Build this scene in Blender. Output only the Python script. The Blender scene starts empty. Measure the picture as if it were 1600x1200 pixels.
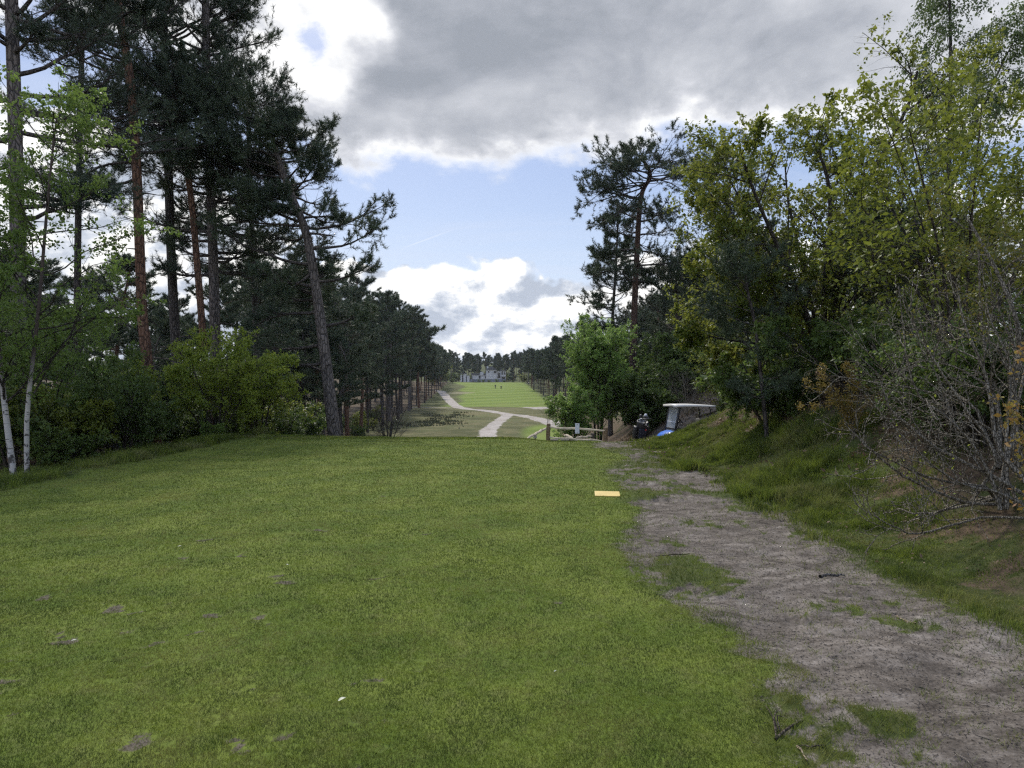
import bpy, bmesh, math
import numpy as np
from mathutils import Vector, Matrix
SC = bpy.context.scene
COL = SC.collection
R = math.radians
# ---------------------------------------------------------------- camera
F = 1066.0          # focal length in pixels of the 1600 px wide photograph
EYE = 1.6
cam_d = bpy.data.cameras.new("camera"); cam = bpy.data.objects.new("camera", cam_d); COL.objects.link(cam)
cam.location = (0, 0, EYE); cam.rotation_euler = (R(90 - 0.27), 0, 0)
cam_d.sensor_width = 36; cam_d.lens = 36 * F / 1600; cam_d.clip_start = 0.05; cam_d.clip_end = 9000
SC.camera = cam
SC.view_settings.view_transform = 'Standard'; SC.view_settings.look = 'None'
SC.view_settings.exposure = 0.5; SC.view_settings.gamma = 1; SC.view_settings.use_curve_mapping = False
SC.cycles.use_denoising = False; SC.cycles.filter_width = 1.3; SC.cycles.sample_clamp_indirect = 2.5; SC.cycles.max_bounces = 6; SC.cycles.diffuse_bounces = 3; SC.cycles.glossy_bounces = 2
SC.cycles.transmission_bounces = 4; SC.cycles.transparent_max_bounces = 8
SUN_AZ, SUN_EL = R(-15), R(48)      # azimuth from +Y towards +X

# ---------------------------------------------------------------- node helper
class NG:
    def __init__(s, tree): s.t = tree; tree.nodes.clear()
    def n(s, typ, ins=None, out=0, **props):
        nd = s.t.nodes.new('ShaderNode' + typ)
        for k, v in props.items(): setattr(nd, k, v)
        for k, v in (ins or {}).items():
            so = nd.inputs[k]
            if isinstance(v, bpy.types.NodeSocket): s.t.links.new(v, so)
            else: so.default_value = v
        s.last = nd
        return nd.outputs[out]
    def m(s, op, a, b=0.0, c=0.0, clamp=False):
        return s.n('Math', {0: a, 1: b, 2: c}, operation=op, use_clamp=clamp)
    def add(s, a, b): return s.m('ADD', a, b)
    def sub(s, a, b): return s.m('SUBTRACT', a, b)
    def mul(s, a, b): return s.m('MULTIPLY', a, b)
    def ss(s, x, a, b, lo=0.0, hi=1.0):
        return s.n('MapRange', {'Value': x, 'From Min': a, 'From Max': b, 'To Min': lo, 'To Max': hi}, interpolation_type='SMOOTHSTEP', clamp=True)
    def mix(s, f, a, b, mode='MIX'):
        nd = s.t.nodes.new('ShaderNodeMix'); nd.data_type = 'RGBA'; nd.blend_type = mode
        for k, v in ((0, f), (6, a), (7, b)):
            so = nd.inputs[k]
            if isinstance(v, bpy.types.NodeSocket): s.t.links.new(v, so)
            else: so.default_value = v if k == 0 else (tuple(v) + (1,))[:4]
        return nd.outputs[2]
    def noise(s, vec, scale, detail=4, rough=0.55, dist=0.0, out=0):
        ins = {'Scale': scale, 'Detail': detail, 'Roughness': rough, 'Distortion': dist}
        if vec is not None: ins['Vector'] = vec
        return s.n('TexNoise', ins, out)
    def xyz(s, vec):
        nd = s.t.nodes.new('ShaderNodeSeparateXYZ'); s.t.links.new(vec, nd.inputs[0]); return nd.outputs
    def comb(s, x, y, z): return s.n('CombineXYZ', {0: x, 1: y, 2: z})
    def vscale(s, vec, sc): return s.n('VectorMath', {0: vec, 1: sc}, operation='MULTIPLY')
    def curve(s, x, pts, x0, x1, y0, y1):
        t = s.n('MapRange', {'Value': x, 'From Min': x0, 'From Max': x1})
        nd = s.t.nodes.new('ShaderNodeFloatCurve'); cv = nd.mapping.curves[0]
        P = sorted(((a - x0) / (x1 - x0), (b - y0) / (y1 - y0)) for a, b in pts)
        while len(cv.points) < len(P): cv.points.new(0.5, 0.5)
        for p, q in zip(cv.points, P): p.location = q; p.handle_type = 'AUTO_CLAMPED'
        nd.mapping.update(); s.t.links.new(t, nd.inputs['Value'])
        return s.add(s.mul(nd.outputs[0], y1 - y0), y0)
    def ramp(s, f, stops):
        nd = s.t.nodes.new('ShaderNodeValToRGB'); e = nd.color_ramp.elements
        while len(e) < len(stops): e.new(0.5)
        for q, (p, c) in zip(e, stops): q.position = p; q.color = tuple(c) + (1,)
        s.t.links.new(f, nd.inputs[0]); return nd.outputs[0]

# ---------------------------------------------------------------- sky: clouds of a broken spring day
def azel(px, py):
    az = math.atan((px - 800) / F); return az, math.atan((595 - py) / F * math.cos(az))
def make_world():
    w = bpy.data.worlds.new("World"); SC.world = w; w.use_nodes = True
    g = NG(w.node_tree)
    sky = g.n('TexSky', sky_type='NISHITA', sun_disc=False, sun_elevation=SUN_EL, sun_rotation=SUN_AZ, air_density=1.0, dust_density=1.2, ozone_density=1.6)
    d = g.n('TexCoord', out=0)
    x, y, z = g.xyz(d)
    az = g.m('ARCTAN2', x, y); el = g.m('ARCSINE', z)
    # layer coordinates: flat cloud deck seen in perspective
    zz = g.add(g.m('MAXIMUM', z, 0.0), 0.22)
    flat = g.comb(g.m('DIVIDE', x, zz), g.m('DIVIDE', y, zz), 0.0)
    sph = g.vscale(d, (1.0, 1.0, 1.5))
    def bound(pts, y0, y1):
        return g.curve(az, [azel(a, b) for a, b in pts] + [(-3.2, azel(*pts[0])[1]), (3.2, azel(*pts[-1])[1])], -3.2, 3.2, y0, y1)
    # --- blue sky with thin cirrus
    cir = g.noise(g.vscale(flat, (0.55, 2.2, 1)), 1.3, 6, 0.6, 0.6)
    cirf = g.mul(g.ss(cir, 0.40, 0.75), 0.62)
    hz = g.ss(el, 0.0, 0.38)
    blue = g.mix(0.45, sky, g.mix(hz, (6.0, 6.9, 8.6), (2.4, 3.5, 6.6)))
    c = g.mix(cirf, blue, (5.8, 6.5, 8.0))
    # --- contrail
    a0, e0 = azel(632, 387); a1, e1 = azel(705, 360)
    L = math.hypot(a1 - a0, e1 - e0); ux, uy = (a1 - a0) / L, (e1 - e0) / L
    da, de = g.sub(az, a0), g.sub(el, e0)
    al = g.add(g.mul(da, ux), g.mul(de, uy)); ac = g.m('ABSOLUTE', g.sub(g.mul(de, ux), g.mul(da, uy)))
    trail = g.mul(g.mul(g.ss(ac, 0.0016, 0.0002), g.ss(al, -0.01, 0.02)), g.mul(g.ss(al, L + 0.01, L - 0.03), 0.35))
    c = g.mix(trail, c, (7.6, 8.0, 8.8))
    # --- cumulus bank above the far trees
    top = bound([(-500, 150), (0, 120), (180, 150), (330, 240), (420, 330), (500, 385), (545, 370), (585, 378), (620, 378), (660, 392), (700, 392), (750, 392), (790, 385), (830, 372), (850, 395), (905, 405), (1000, 390), (1200, 340), (1600, 280), (2100, 250)], -0.1, 0.6)
    n1 = g.noise(sph, 7.0, 9, 0.55, 0.15)
    n1b = g.noise(g.n('VectorMath', {0: sph, 1: (0.011, 0.004, -0.024)}, operation='ADD'), 7.0, 9, 0.55, 0.15)
    vo = g.n('TexVoronoi', {'Vector': g.n('VectorMath', {0: sph, 1: g.vscale(g.noise(sph, 9, 3, 0.5, 0, 1), (0.06, 0.06, 0.06))}, operation='ADD'), 'Scale': 16.0, 'Detail': 2.0, 'Roughness': 0.5, 'Smoothness': 0.6}, feature='SMOOTH_F1')
    puff = g.sub(0.55, vo)
    dc = g.add(g.sub(top, el), g.add(g.mul(g.sub(n1, 0.5), 0.12), g.mul(puff, 0.06)))
    mc = g.ss(dc, -0.003, 0.012)
    sh = g.mul(g.sub(n1, n1b), 9.0)
    lit = g.add(g.add(0.70, sh), g.add(g.mul(g.ss(dc, 0.09, 0.0), 0.28), g.mul(puff, 0.55)))
    gap = g.noise(g.vscale(sph, (1, 1, 3.2)), 5.0, 5, 0.55, 0.3)          # flat grey bases and blue gaps low down
    lit = g.sub(lit, g.mul(g.ss(gap, 0.5, 0.66), 0.30))
    ccol = g.ramp(lit, [(0.0, (4.3, 4.8, 5.7)), (0.40, (6.2, 6.6, 7.3)), (0.68, (8.6, 8.7, 8.8)), (1.0, (10.6, 10.5, 10.2))])
    c = g.mix(mc, c, ccol)
    # --- dark stratocumulus overhead
    low = bound([(-900, 60), (-200, 40), (200, 60), (340, 90), (400, 125), (450, 175), (500, 215), (545, 280), (590, 300), (640, 290), (690, 290), (750, 262), (800, 250), (850, 232), (900, 240), (940, 242), (1000, 215), (1080, 195), (1200, 200), (1400, 210), (1600, 200), (2200, 180)], -0.1, 0.7)
    n2 = g.noise(sph, 4.2, 8, 0.56, 0.25)
    n3 = g.noise(flat, 1.5, 6, 0.55, 0.35)
    db = g.add(g.sub(el, low), g.mul(g.sub(n2, 0.5), 0.17))
    n6 = g.noise(sph, 15.0, 6, 0.6, 0.3)
    db = g.add(db, g.add(g.mul(g.sub(n1, 0.5), 0.13), g.mul(g.sub(n6, 0.5), 0.05)))
    ha, he = azel(494, 66)
    hr = g.m('SQRT', g.add(g.m('POWER', g.sub(az, ha), 2.0), g.m('POWER', g.mul(g.sub(el, he), 1.1), 2.0)))
    hole = g.ss(g.add(hr, g.add(g.mul(g.sub(n1, 0.5), 0.20), g.mul(g.sub(n6, 0.5), 0.16))), 0.07, 0.01)
    db = g.sub(db, g.mul(g.add(g.ss(el, 0.56, 0.72), g.ss(g.m('ABSOLUTE', az), 1.1, 1.5)), g.ss(n3, 0.30, 0.55, 0.12, 0.75)))     # deck broken up overhead and behind, out of view, to raise ambient light
    mb = g.ss(db, -0.012, 0.026)
    n4 = g.noise(sph, 2.6, 7, 0.6, 0.5)
    hf = g.add(g.sub(0.030, hr), g.add(g.mul(g.sub(n1, 0.5), 0.08), g.mul(g.sub(n6, 0.5), 0.10)))
    mb = g.mul(mb, g.sub(1.0, g.mul(g.ss(hf, -0.004, 0.022), 0.95)))
    thick = g.add(g.sub(g.ss(db, 0.0, 0.065, 0.0, 0.70), g.mul(g.ss(g.add(hr, g.mul(g.sub(n1, 0.5), 0.3)), 0.14, 0.03), g.add(0.30, g.mul(n6, 1.1)))), g.add(g.mul(g.sub(n3, 0.5), 1.5), g.add(g.mul(g.sub(n4, 0.5), 2.1), g.mul(g.sub(n6, 0.5), 0.5))))
    bcol = g.ramp(thick, [(0.0, (9.2, 9.2, 9.2)), (0.14, (7.8, 7.9, 8.1)), (0.34, (6.0, 6.15, 6.6)), (0.58, (4.75, 4.95, 5.4)), (0.8, (3.7, 3.92, 4.4)), (1.0, (2.95, 3.2, 3.65))])
    c = g.mix(mb, c, bcol)
    c = g.mix(1.0, c, g.mix(g.m('MAXIMUM', g.ss(el, 0.56, 0.80), g.ss(g.m('ABSOLUTE', az), 1.0, 1.7)), (1, 1, 1), (2.2, 2.1, 1.98)), 'MULTIPLY')   # unseen sky overhead and behind brightened, added as front fill light
    # below the horizon: dull ground colour
    c = g.mix(g.ss(el, -0.01, -0.06), c, (0.8, 0.9, 0.6))
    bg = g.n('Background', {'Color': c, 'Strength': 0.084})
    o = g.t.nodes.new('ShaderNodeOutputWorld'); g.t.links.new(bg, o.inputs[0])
    w.cycles.sampling_method = 'MANUAL'; w.cycles.sample_map_resolution = 1024
make_world()
sun_d = bpy.data.lights.new("sun", 'SUN'); sun = bpy.data.objects.new("sun", sun_d); COL.objects.link(sun)
sun_d.energy = 2.9; sun_d.angle = R(9); sun_d.color = (1, 0.95, 0.86)
sv = Vector((math.sin(SUN_AZ) * math.cos(SUN_EL), math.cos(SUN_AZ) * math.cos(SUN_EL), math.sin(SUN_EL)))
sun.rotation_euler = sv.to_track_quat('Z', 'Y').to_euler(); sun.location = sv * 60

# ---------------------------------------------------------------- numpy noise and terrain
def ss(a, b, x):
    t = np.clip((np.asarray(x, float) - a) / (b - a), 0, 1); return t * t * (3 - 2 * t)
def _h(i, j, s):
    n = (i.astype(np.int64) * 374761393 + j.astype(np.int64) * 668265263 + s * 974634777) & 0xffffffff
    n = ((n ^ (n >> 13)) * 1274126177) & 0xffffffff
    return ((n ^ (n >> 16)) & 0xffff) / 65535.0
def vnoise(x, y, s=0):
    xi, yi = np.floor(x), np.floor(y); u, v = x - xi, y - yi; u = u * u * (3 - 2 * u); v = v * v * (3 - 2 * v)
    a, b, c, d = _h(xi, yi, s), _h(xi + 1, yi, s), _h(xi, yi + 1, s), _h(xi + 1, yi + 1, s)
    return (a * (1 - u) + b * u) * (1 - v) + (c * (1 - u) + d * u) * v
def fbm(x, y, f, o=4, s=0, g=0.5):
    x = np.asarray(x, float); y = np.asarray(y, float); r = 0; a = 1; t = 0
    for k in range(o):
        r = r + a * vnoise(x * f + 17.3 * k, y * f - 9.1 * k, s + k); t += a; a *= g; f *= 2.03
    return r / t
def H(x, y):
    """Large shape of the land: raised tee, dune bank beside the path, low valley, rising fairway."""
    x = np.asarray(x, float); y = np.asarray(y, float)
    a = 19.0 - 1.7 * ss(-.2, 1.2, x) + .3 * ss(2.5, 4.0, x) + 1.0 * ss(-3, -8, x)
    z = -1.3 * ss(0, 6 + 4 * ss(-.2, 1.2, x), y - a) - 3.7 * ss(24, 66, y)
    z = z - 0.28 * ss(7.5, 10, -x) * (1 - ss(20, 30, y)) - 1.2 * ss(12, 40, -x) * (1 - ss(30, 60, y))
    bank = 1.95 * ss(3.45, 7.7, x - .25 * ss(12, 16, y)) + 0.5 * ss(8, 20, x)
    z = z + bank * (1 - ss(17.6, 23.0, y + 0.35 * np.clip(x - 4, 0, 4))) + bank * ss(24.5, 30, y) * 0.9 * ss(3.5, 9, x) * (1 - ss(50, 130, y))
    z = z + 1.3 * ss(3, 12, x) * ss(26, 32, y) * (1 - ss(60, 140, y))
    z = z + 5.9 * ss(158, 365, y) + 17 * ss(395, 620, y)
    z = z + 2.0 * ss(30, 90, np.abs(x)) * ss(60, 120, y)
    z = z + (fbm(x, y, 0.06, 3, 5) - 0.5) * 0.5 * ss(24, 50, y)
    return z
def hz(x, y): return float(H(x, y))
def px3(px, py, d): return np.array([(px - 800) / F * d, d, EYE - (py - 595) / F * d])
def ground_at(px, d): x = (px - 800) / F * d; return np.array([x, d, hz(x, d)])
def ground_hit(px, py):
    d = np.concatenate([np.arange(1.5, 60, 0.05), np.arange(60, 800, 0.5)])
    x = (px - 800) / F * d; z = EYE - (py - 595) / F * d
    k = np.argmax(z < H(x, d)); return np.array([x[k], d[k], float(H(x[k], d[k]))])
def nrm(v): return v / np.maximum(np.linalg.norm(v, axis=-1, keepdims=True), 1e-9)

# ---------------------------------------------------------------- mesh helpers
def mk(name, V, faces, mat=None, parent=None, rnd=None, smooth=False, loc=None, normals=None, cols=None):
    """One mesh object from a vertex array and a list of equal-sided face arrays."""
    me = bpy.data.meshes.new(name)
    V = np.ascontiguousarray(V, np.float32).reshape(-1, 3)
    fl = [np.asarray(f, np.int32) for f in faces if len(f)]
    me.vertices.add(len(V)); me.vertices.foreach_set('co', V.ravel())
    nl = sum(f.size for f in fl); npoly = sum(len(f) for f in fl)
    me.loops.add(nl); me.loops.foreach_set('vertex_index', np.concatenate([f.ravel() for f in fl]))
    me.polygons.add(npoly)
    tot = np.concatenate([np.full(len(f), f.shape[1], np.int32) for f in fl]); st = np.concatenate([[0], np.cumsum(tot)[:-1]]).astype(np.int32)
    me.polygons.foreach_set('loop_start', st); me.polygons.foreach_set('loop_total', tot)
    if smooth: me.polygons.foreach_set('use_smooth', np.ones(npoly, bool))
    if rnd is not None:
        at = me.attributes.new('rnd', 'FLOAT', 'POINT'); at.data.foreach_set('value', np.ascontiguousarray(rnd, np.float32))
    for k, c in (cols or {}).items():
        at = me.attributes.new(k, 'FLOAT_COLOR', 'POINT'); at.data.foreach_set('color', np.ascontiguousarray(c, np.float32).ravel())
    me.update(calc_edges=True)
    if normals is not None: me.normals_split_custom_set_from_vertices(np.ascontiguousarray(normals, np.float32))
    if mat: me.materials.append(mat)
    o = bpy.data.objects.new(name, me); COL.objects.link(o)
    if parent: o.parent = parent
    if loc is not None: o.location = loc
    return o
def tag(o, label=None, cat=None, group=None, kind=None):
    if label: o['label'] = label
    if cat: o['category'] = cat
    if group: o['group'] = group
    if kind: o['kind'] = kind
    return o
def thing(name, label, cat, loc=(0, 0, 0), rz=0, group=None):
    o = bpy.data.objects.new(name, None); COL.objects.link(o); o.location = loc; o.rotation_euler = (0, 0, rz)
    o.empty_display_size = 0.2
    return tag(o, label, cat, group)
def copy_tree(root, loc, rz, sc=(1, 1, 1), label=None, group=None):
    r = root.copy(); COL.objects.link(r); r.location = loc; r.rotation_euler = (0, 0, rz); r.scale = sc
    if label: r['label'] = label
    if group: r['group'] = group
    for ch in list(root.children):
        c = ch.copy(); COL.objects.link(c); c.parent = r
        for gch in list(ch.children):
            q = gch.copy(); COL.objects.link(q); q.parent = c
    return r
def cat_mesh(parts):
    """Join (V, [faces...], rnd) tuples."""
    Vs, Fs, Rs, o = [], {}, [], 0
    for V, fs, r in parts:
        V = V.reshape(-1, 3); Vs.append(V); Rs.append(np.broadcast_to(r, (len(V),)) if np.ndim(r) == 0 else r)
        for f in fs:
            if len(f): Fs.setdefault(f.shape[1], []).append(f + o)
        o += len(V)
    return np.concatenate(Vs), [np.concatenate(v) for v in Fs.values()], np.concatenate(Rs)
def tubes(P, Rr, S=6):
    """P (B,K,3), Rr (B,K): a tapered tube per polyline."""
    B, K, _ = P.shape
    T = np.empty_like(P); T[:, 1:-1] = P[:, 2:] - P[:, :-2]; T[:, 0] = P[:, 1] - P[:, 0]; T[:, -1] = P[:, -1] - P[:, -2]; T = nrm(T)
    ref = np.where(np.abs(T[:, :1, 2:3]) < 0.8, np.array([0, 0, 1.0]), np.array([1.0, 0, 0]))
    N = nrm(np.cross(T, np.broadcast_to(ref, T.shape))); Bn = np.cross(T, N)
    a = np.linspace(0, 2 * np.pi, S, endpoint=False)
    V = P[:, :, None] + Rr[:, :, None, None] * (np.cos(a)[None, None, :, None] * N[:, :, None] + np.sin(a)[None, None, :, None] * Bn[:, :, None])
    i = np.arange(B * K * S).reshape(B, K, S)
    q = np.stack([i[:, :-1], np.roll(i[:, :-1], -1, 2), np.roll(i[:, 1:], -1, 2), i[:, 1:]], -1).reshape(-1, 4)
    return V.reshape(-1, 3), [q], 0.5
def spline(pts, K):
    pts = np.asarray(pts, float); n = len(pts)
    e = np.concatenate([[2 * pts[0] - pts[1]], pts, [2 * pts[-1] - pts[-2]]])
    u = np.linspace(0, n - 1 - 1e-6, K); i = u.astype(int); t = (u - i)[:, None]
    p0, p1, p2, p3 = e[i], e[i + 1], e[i + 2], e[i + 3]
    return 0.5 * (2 * p1 + (p2 - p0) * t + (2 * p0 - 5 * p1 + 4 * p2 - p3) * t ** 2 + (3 * p1 - p0 - 3 * p2 + p3) * t ** 3)
def grow(rng, P, Rr, n, t0, t1, Lf, ang, asd, up=0.05, wig=0.12, K=5, rs=0.6, mode='round', rend=0.3, rmax=9, dirf=None):
    """Side shoots off polylines. Returns P2, R2, u (position along parent), idx."""
    B, Kp, _ = P.shape
    n = np.broadcast_to(np.asarray(n, int), (B,)); idx = np.repeat(np.arange(B), n); N = len(idx)
    within = np.arange(N) - np.repeat(np.cumsum(n) - n, n)
    u = t0 + (t1 - t0) * (within + rng.random(N)) / n[idx]
    f = u * (Kp - 1); i = np.clip(f.astype(int), 0, Kp - 2); w = (f - i)[:, None]
    pos = P[idx, i] * (1 - w) + P[idx, i + 1] * w; T = nrm(P[idx, i + 1] - P[idx, i]); rr = Rr[idx, i] * (1 - w[:, 0]) + Rr[idx, i + 1] * w[:, 0]
    plen = np.linalg.norm(np.diff(P, axis=1), axis=2).sum(1)[idx]
    if mode == 'planar':
        sd = nrm(np.cross(T, np.array([0, 0, 1.0])) + 1e-6) * np.where(within % 2, 1, -1)[:, None]
        perp = nrm(sd + np.array([0, 0, 1.0]) * rng.normal(0.1, 0.45, (N, 1)))
    else:
        perp = nrm(np.cross(T, rng.normal(size=(N, 3))))
    a = np.clip(rng.normal(ang, asd, N), 0.05, 2.2)[:, None]
    d = nrm(T * np.cos(a) + perp * np.sin(a))
    if dirf is not None: d = nrm(dirf(u, d, rng))
    L = Lf(u, plen) * rng.uniform(0.65, 1.25, N)
    P2 = np.empty((N, K, 3)); P2[:, 0] = pos; st = (L / (K - 1))[:, None]
    for k in range(1, K):
        P2[:, k] = P2[:, k - 1] + d * st
        d = nrm(d + np.array([0, 0, up]) + rng.normal(0, wig, (N, 3)))
    R2 = np.minimum(rr * rs, rmax)[:, None] * np.linspace(1, rend, K)[None]
    return P2, R2, u, idx
def along(rng, P, n, t0=0.3, t1=1.0):
    B, K, _ = P.shape; idx = np.repeat(np.arange(B), n); u = t0 + (t1 - t0) * (np.tile(np.arange(n), B) + rng.random(B * n)) / n
    f = u * (K - 1); i = np.clip(f.astype(int), 0, K - 2); w = (f - i)[:, None]
    return P[idx, i] * (1 - w) + P[idx, i + 1] * w, nrm(P[idx, i + 1] - P[idx, i])
def clump(pos, f, s=3):
    return 0.5 * (fbm(pos[:, 0] + 0.7 * pos[:, 2], pos[:, 1] - 0.5 * pos[:, 2], f, 2, s) + fbm(pos[:, 0] - 31, pos[:, 2] + 11, f, 2, s + 9))
def needles(rng, pos, ax, size, nn, width, spread=0.7, cf=0.8):
    T = len(pos); c = np.clip((clump(pos, cf) - 0.5) * 2.2 + 0.5, 0, 1)
    p = np.repeat(pos, nn, 0); a = np.repeat(ax, nn, 0); n = len(p)
    d = nrm(a * spread + nrm(rng.normal(size=(n, 3))) * 0.9); L = size * rng.uniform(0.65, 1.15, (n, 1))
    b = p + a * rng.uniform(-0.6, 0.35, (n, 1)) * size
    s = nrm(np.cross(d, rng.normal(size=(n, 3)))) * width * 0.5
    V = np.stack([b - s, b + s, b + d * L], 1).reshape(-1, 3)
    r = np.repeat(np.clip(0.6 * np.repeat(c, nn) + 0.4 * rng.random(n), 0, 1), 3)
    return V, [np.arange(n * 3).reshape(-1, 3)], r
def leaves(rng, pos, ax, size, aspect=0.62, droop=-0.25, flat=0.5, cf=1.2, jit=0.03, sd=0.25):
    n = len(pos); c = np.clip((clump(pos, cf) - 0.5) * 2.2 + 0.5, 0, 1)
    p = pos + rng.normal(0, jit, (n, 3))
    d = nrm(ax * 0.5 + nrm(rng.normal(size=(n, 3))) + np.array([0, 0, droop]))
    nm = nrm(rng.normal(size=(n, 3)) + np.array([0, 0, flat * 3]))
    w = nrm(np.cross(d, nm)); nm = np.cross(w, d)
    L = size * np.clip(rng.normal(1, sd, (n, 1)), 0.4, 1.8); W = L * aspect * 0.5
    V = np.stack([p, p + d * L * 0.45 + w * W + nm * W * 0.25, p + d * L, p + d * L * 0.45 - w * W + nm * W * 0.25], 1).reshape(-1, 3)
    r = np.repeat(np.clip(0.55 * c + 0.45 * rng.random(n), 0, 1), 4)
    return V, [np.arange(n * 4).reshape(-1, 4)], r

# ---------------------------------------------------------------- materials
def newmat(name):
    m = bpy.data.materials.new(name); m.use_nodes = True; return m, NG(m.node_tree)
def finish(g, sh):
    o = g.t.nodes.new('ShaderNodeOutputMaterial'); g.t.links.new(sh, o.inputs[0])
def bump(g, h, strength, dist): return g.n('Bump', {'Height': h, 'Strength': strength, 'Distance': dist})
def plain(name, col, rough=0.6, metal=0.0, var=0.25, sc=8.0, spec=0.5):
    m, g = newmat(name); oc = g.n('TexCoord', out=3); n = g.noise(oc, sc, 5, 0.6)
    c = g.mix(g.ss(n, 0.3, 0.7), tuple(v * (1 - var) for v in col), tuple(min(1, v * (1 + var)) for v in col))
    finish(g, g.n('BsdfPrincipled', {'Base Color': c, 'Roughness': rough, 'Metallic': metal, 'Specular IOR Level': spec, 'Normal': bump(g, n, 0.15, 0.01)})); return m
def bark(name, c0, c1, c2, sc=7.0):
    m, g = newmat(name); oc = g.n('TexCoord', out=3)
    n = g.noise(g.vscale(oc, (1, 1, 0.22)), sc, 6, 0.62, 0.4); n2 = g.noise(oc, sc * 4, 3, 0.6)
    v = g.n('TexVoronoi', {'Vector': g.vscale(oc, (1, 1, 0.3)), 'Scale': sc * 1.6}, feature='DISTANCE_TO_EDGE')
    c = g.mix(g.ss(n, 0.35, 0.65), c1, c2); c = g.mix(g.ss(v, 0.12, 0.0), c, c0); c = g.mix(g.mul(g.ss(n2, 0.5, 0.8), 0.5), c, c0)
    h = g.add(g.mul(g.ss(v, 0.0, 0.2), 0.8), n)
    finish(g, g.n('BsdfPrincipled', {'Base Color': c, 'Roughness': 0.9, 'Specular IOR Level': 0.15, 'Normal': bump(g, h, 0.9, 0.03)})); return m
def birchbark(name):
    m, g = newmat(name); oc = g.n('TexCoord', out=3)
    n = g.noise(g.vscale(oc, (6, 6, 30)), 1.0, 4, 0.6); z = g.xyz(oc)[2]
    n2 = g.noise(g.vscale(oc, (9, 9, 5)), 1.0, 4, 0.6)
    c = g.mix(g.ss(n, 0.60, 0.66), (0.36, 0.34, 0.31), (0.05, 0.045, 0.04))
    c = g.mix(g.ss(g.add(n2, g.ss(z, 0.9, 0.0, 0, 0.25)), 0.62, 0.7), c, (0.06, 0.055, 0.05))
    c = g.mix(g.ss(z, 1.3, 2.5), c, (0.06, 0.045, 0.038))
    finish(g, g.n('BsdfPrincipled', {'Base Color': c, 'Roughness': 0.75, 'Specular IOR Level': 0.2, 'Normal': bump(g, n, 0.5, 0.01)})); return m
def leafmat(name, stops, tl=0.35, rough=0.5, spec=0.25):
    m, g = newmat(name); r = g.n('Attribute', out=2, attribute_name='rnd')
    c = g.ramp(r, stops)
    p = g.n('BsdfPrincipled', {'Base Color': c, 'Roughness': rough, 'Specular IOR Level': spec})
    t = g.n('BsdfTranslucent', {'Color': g.mix(0.5, c, tuple(min(1, 1.5 * v) for v in stops[-1][1]))})
    finish(g, g.n('MixShader', {0: tl, 1: p, 2: t}) if tl > 0 else p); return m
BARK_GREY = bark('bark_grey', (0.03, 0.027, 0.025), (0.10, 0.085, 0.075), (0.17, 0.145, 0.13))
BARK_DARK = bark('bark_dark', (0.018, 0.016, 0.015), (0.055, 0.047, 0.042), (0.09, 0.078, 0.07))
BARK_RED = bark('bark_red', (0.032, 0.02, 0.015), (0.105, 0.058, 0.038), (0.17, 0.095, 0.06))
BARK_TWIG = bark('bark_twig', (0.065, 0.056, 0.041), (0.175, 0.152, 0.112), (0.32, 0.283, 0.222), 30)
BARK_BROAD = bark('bark_broad', (0.02, 0.018, 0.015), (0.05, 0.042, 0.034), (0.08, 0.068, 0.055), 14)
BIRCH = birchbark('birch_bark')
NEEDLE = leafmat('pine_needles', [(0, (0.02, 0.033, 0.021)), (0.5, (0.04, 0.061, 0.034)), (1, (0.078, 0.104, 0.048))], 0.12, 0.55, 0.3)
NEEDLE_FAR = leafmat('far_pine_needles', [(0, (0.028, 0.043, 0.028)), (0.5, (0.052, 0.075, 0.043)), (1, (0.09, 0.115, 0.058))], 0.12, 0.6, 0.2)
LEAF_BIRCH = leafmat('birch_leaves', [(0, (0.05, 0.085, 0.015)), (0.5, (0.092, 0.145, 0.028)), (1, (0.155, 0.22, 0.05))], 0.48)
LEAF_EDGE = leafmat('edge_tree_leaves', [(0, (0.04, 0.062, 0.010)), (0.5, (0.075, 0.105, 0.017)), (0.9, (0.12, 0.15, 0.026)), (1, (0.14, 0.10, 0.025))], 0.45)
LEAF_YELLOW = leafmat('yellow_green_leaves', [(0, (0.05, 0.072, 0.010)), (0.5, (0.10, 0.13, 0.018)), (1, (0.185, 0.205, 0.032))], 0.42)
LEAF_BRONZE = leafmat('bronze_green_leaves', [(0, (0.05, 0.085, 0.012)), (0.5, (0.095, 0.145, 0.021)), (0.92, (0.15, 0.195, 0.032)), (1, (0.16, 0.15, 0.03))], 0.55)
LEAF_DARK = leafmat('dark_bush_leaves', [(0, (0.03, 0.054, 0.013)), (0.5, (0.062, 0.10, 0.024)), (1, (0.115, 0.16, 0.036))], 0.4)
LEAF_SPRING = leafmat('spring_birch_leaves', [(0, (0.09, 0.16, 0.034)), (0.5, (0.15, 0.24, 0.05)), (1, (0.22, 0.31, 0.08))], 0.45)
LEAF_BUD = leafmat('bronze_buds', [(0, (0.12, 0.09, 0.02)), (0.5, (0.2, 0.15, 0.035)), (1, (0.28, 0.20, 0.05))], 0.3)
LEAF_RUST = leafmat('rust_leaves', [(0, (0.16, 0.06, 0.02)), (0.5, (0.25, 0.11, 0.03)), (1, (0.2, 0.18, 0.04))], 0.35)
LEAF_WEEP = leafmat('weeping_birch_leaves', [(0, (0.045, 0.07, 0.022)), (0.5, (0.075, 0.115, 0.036)), (1, (0.12, 0.16, 0.055))], 0.35)
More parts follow.
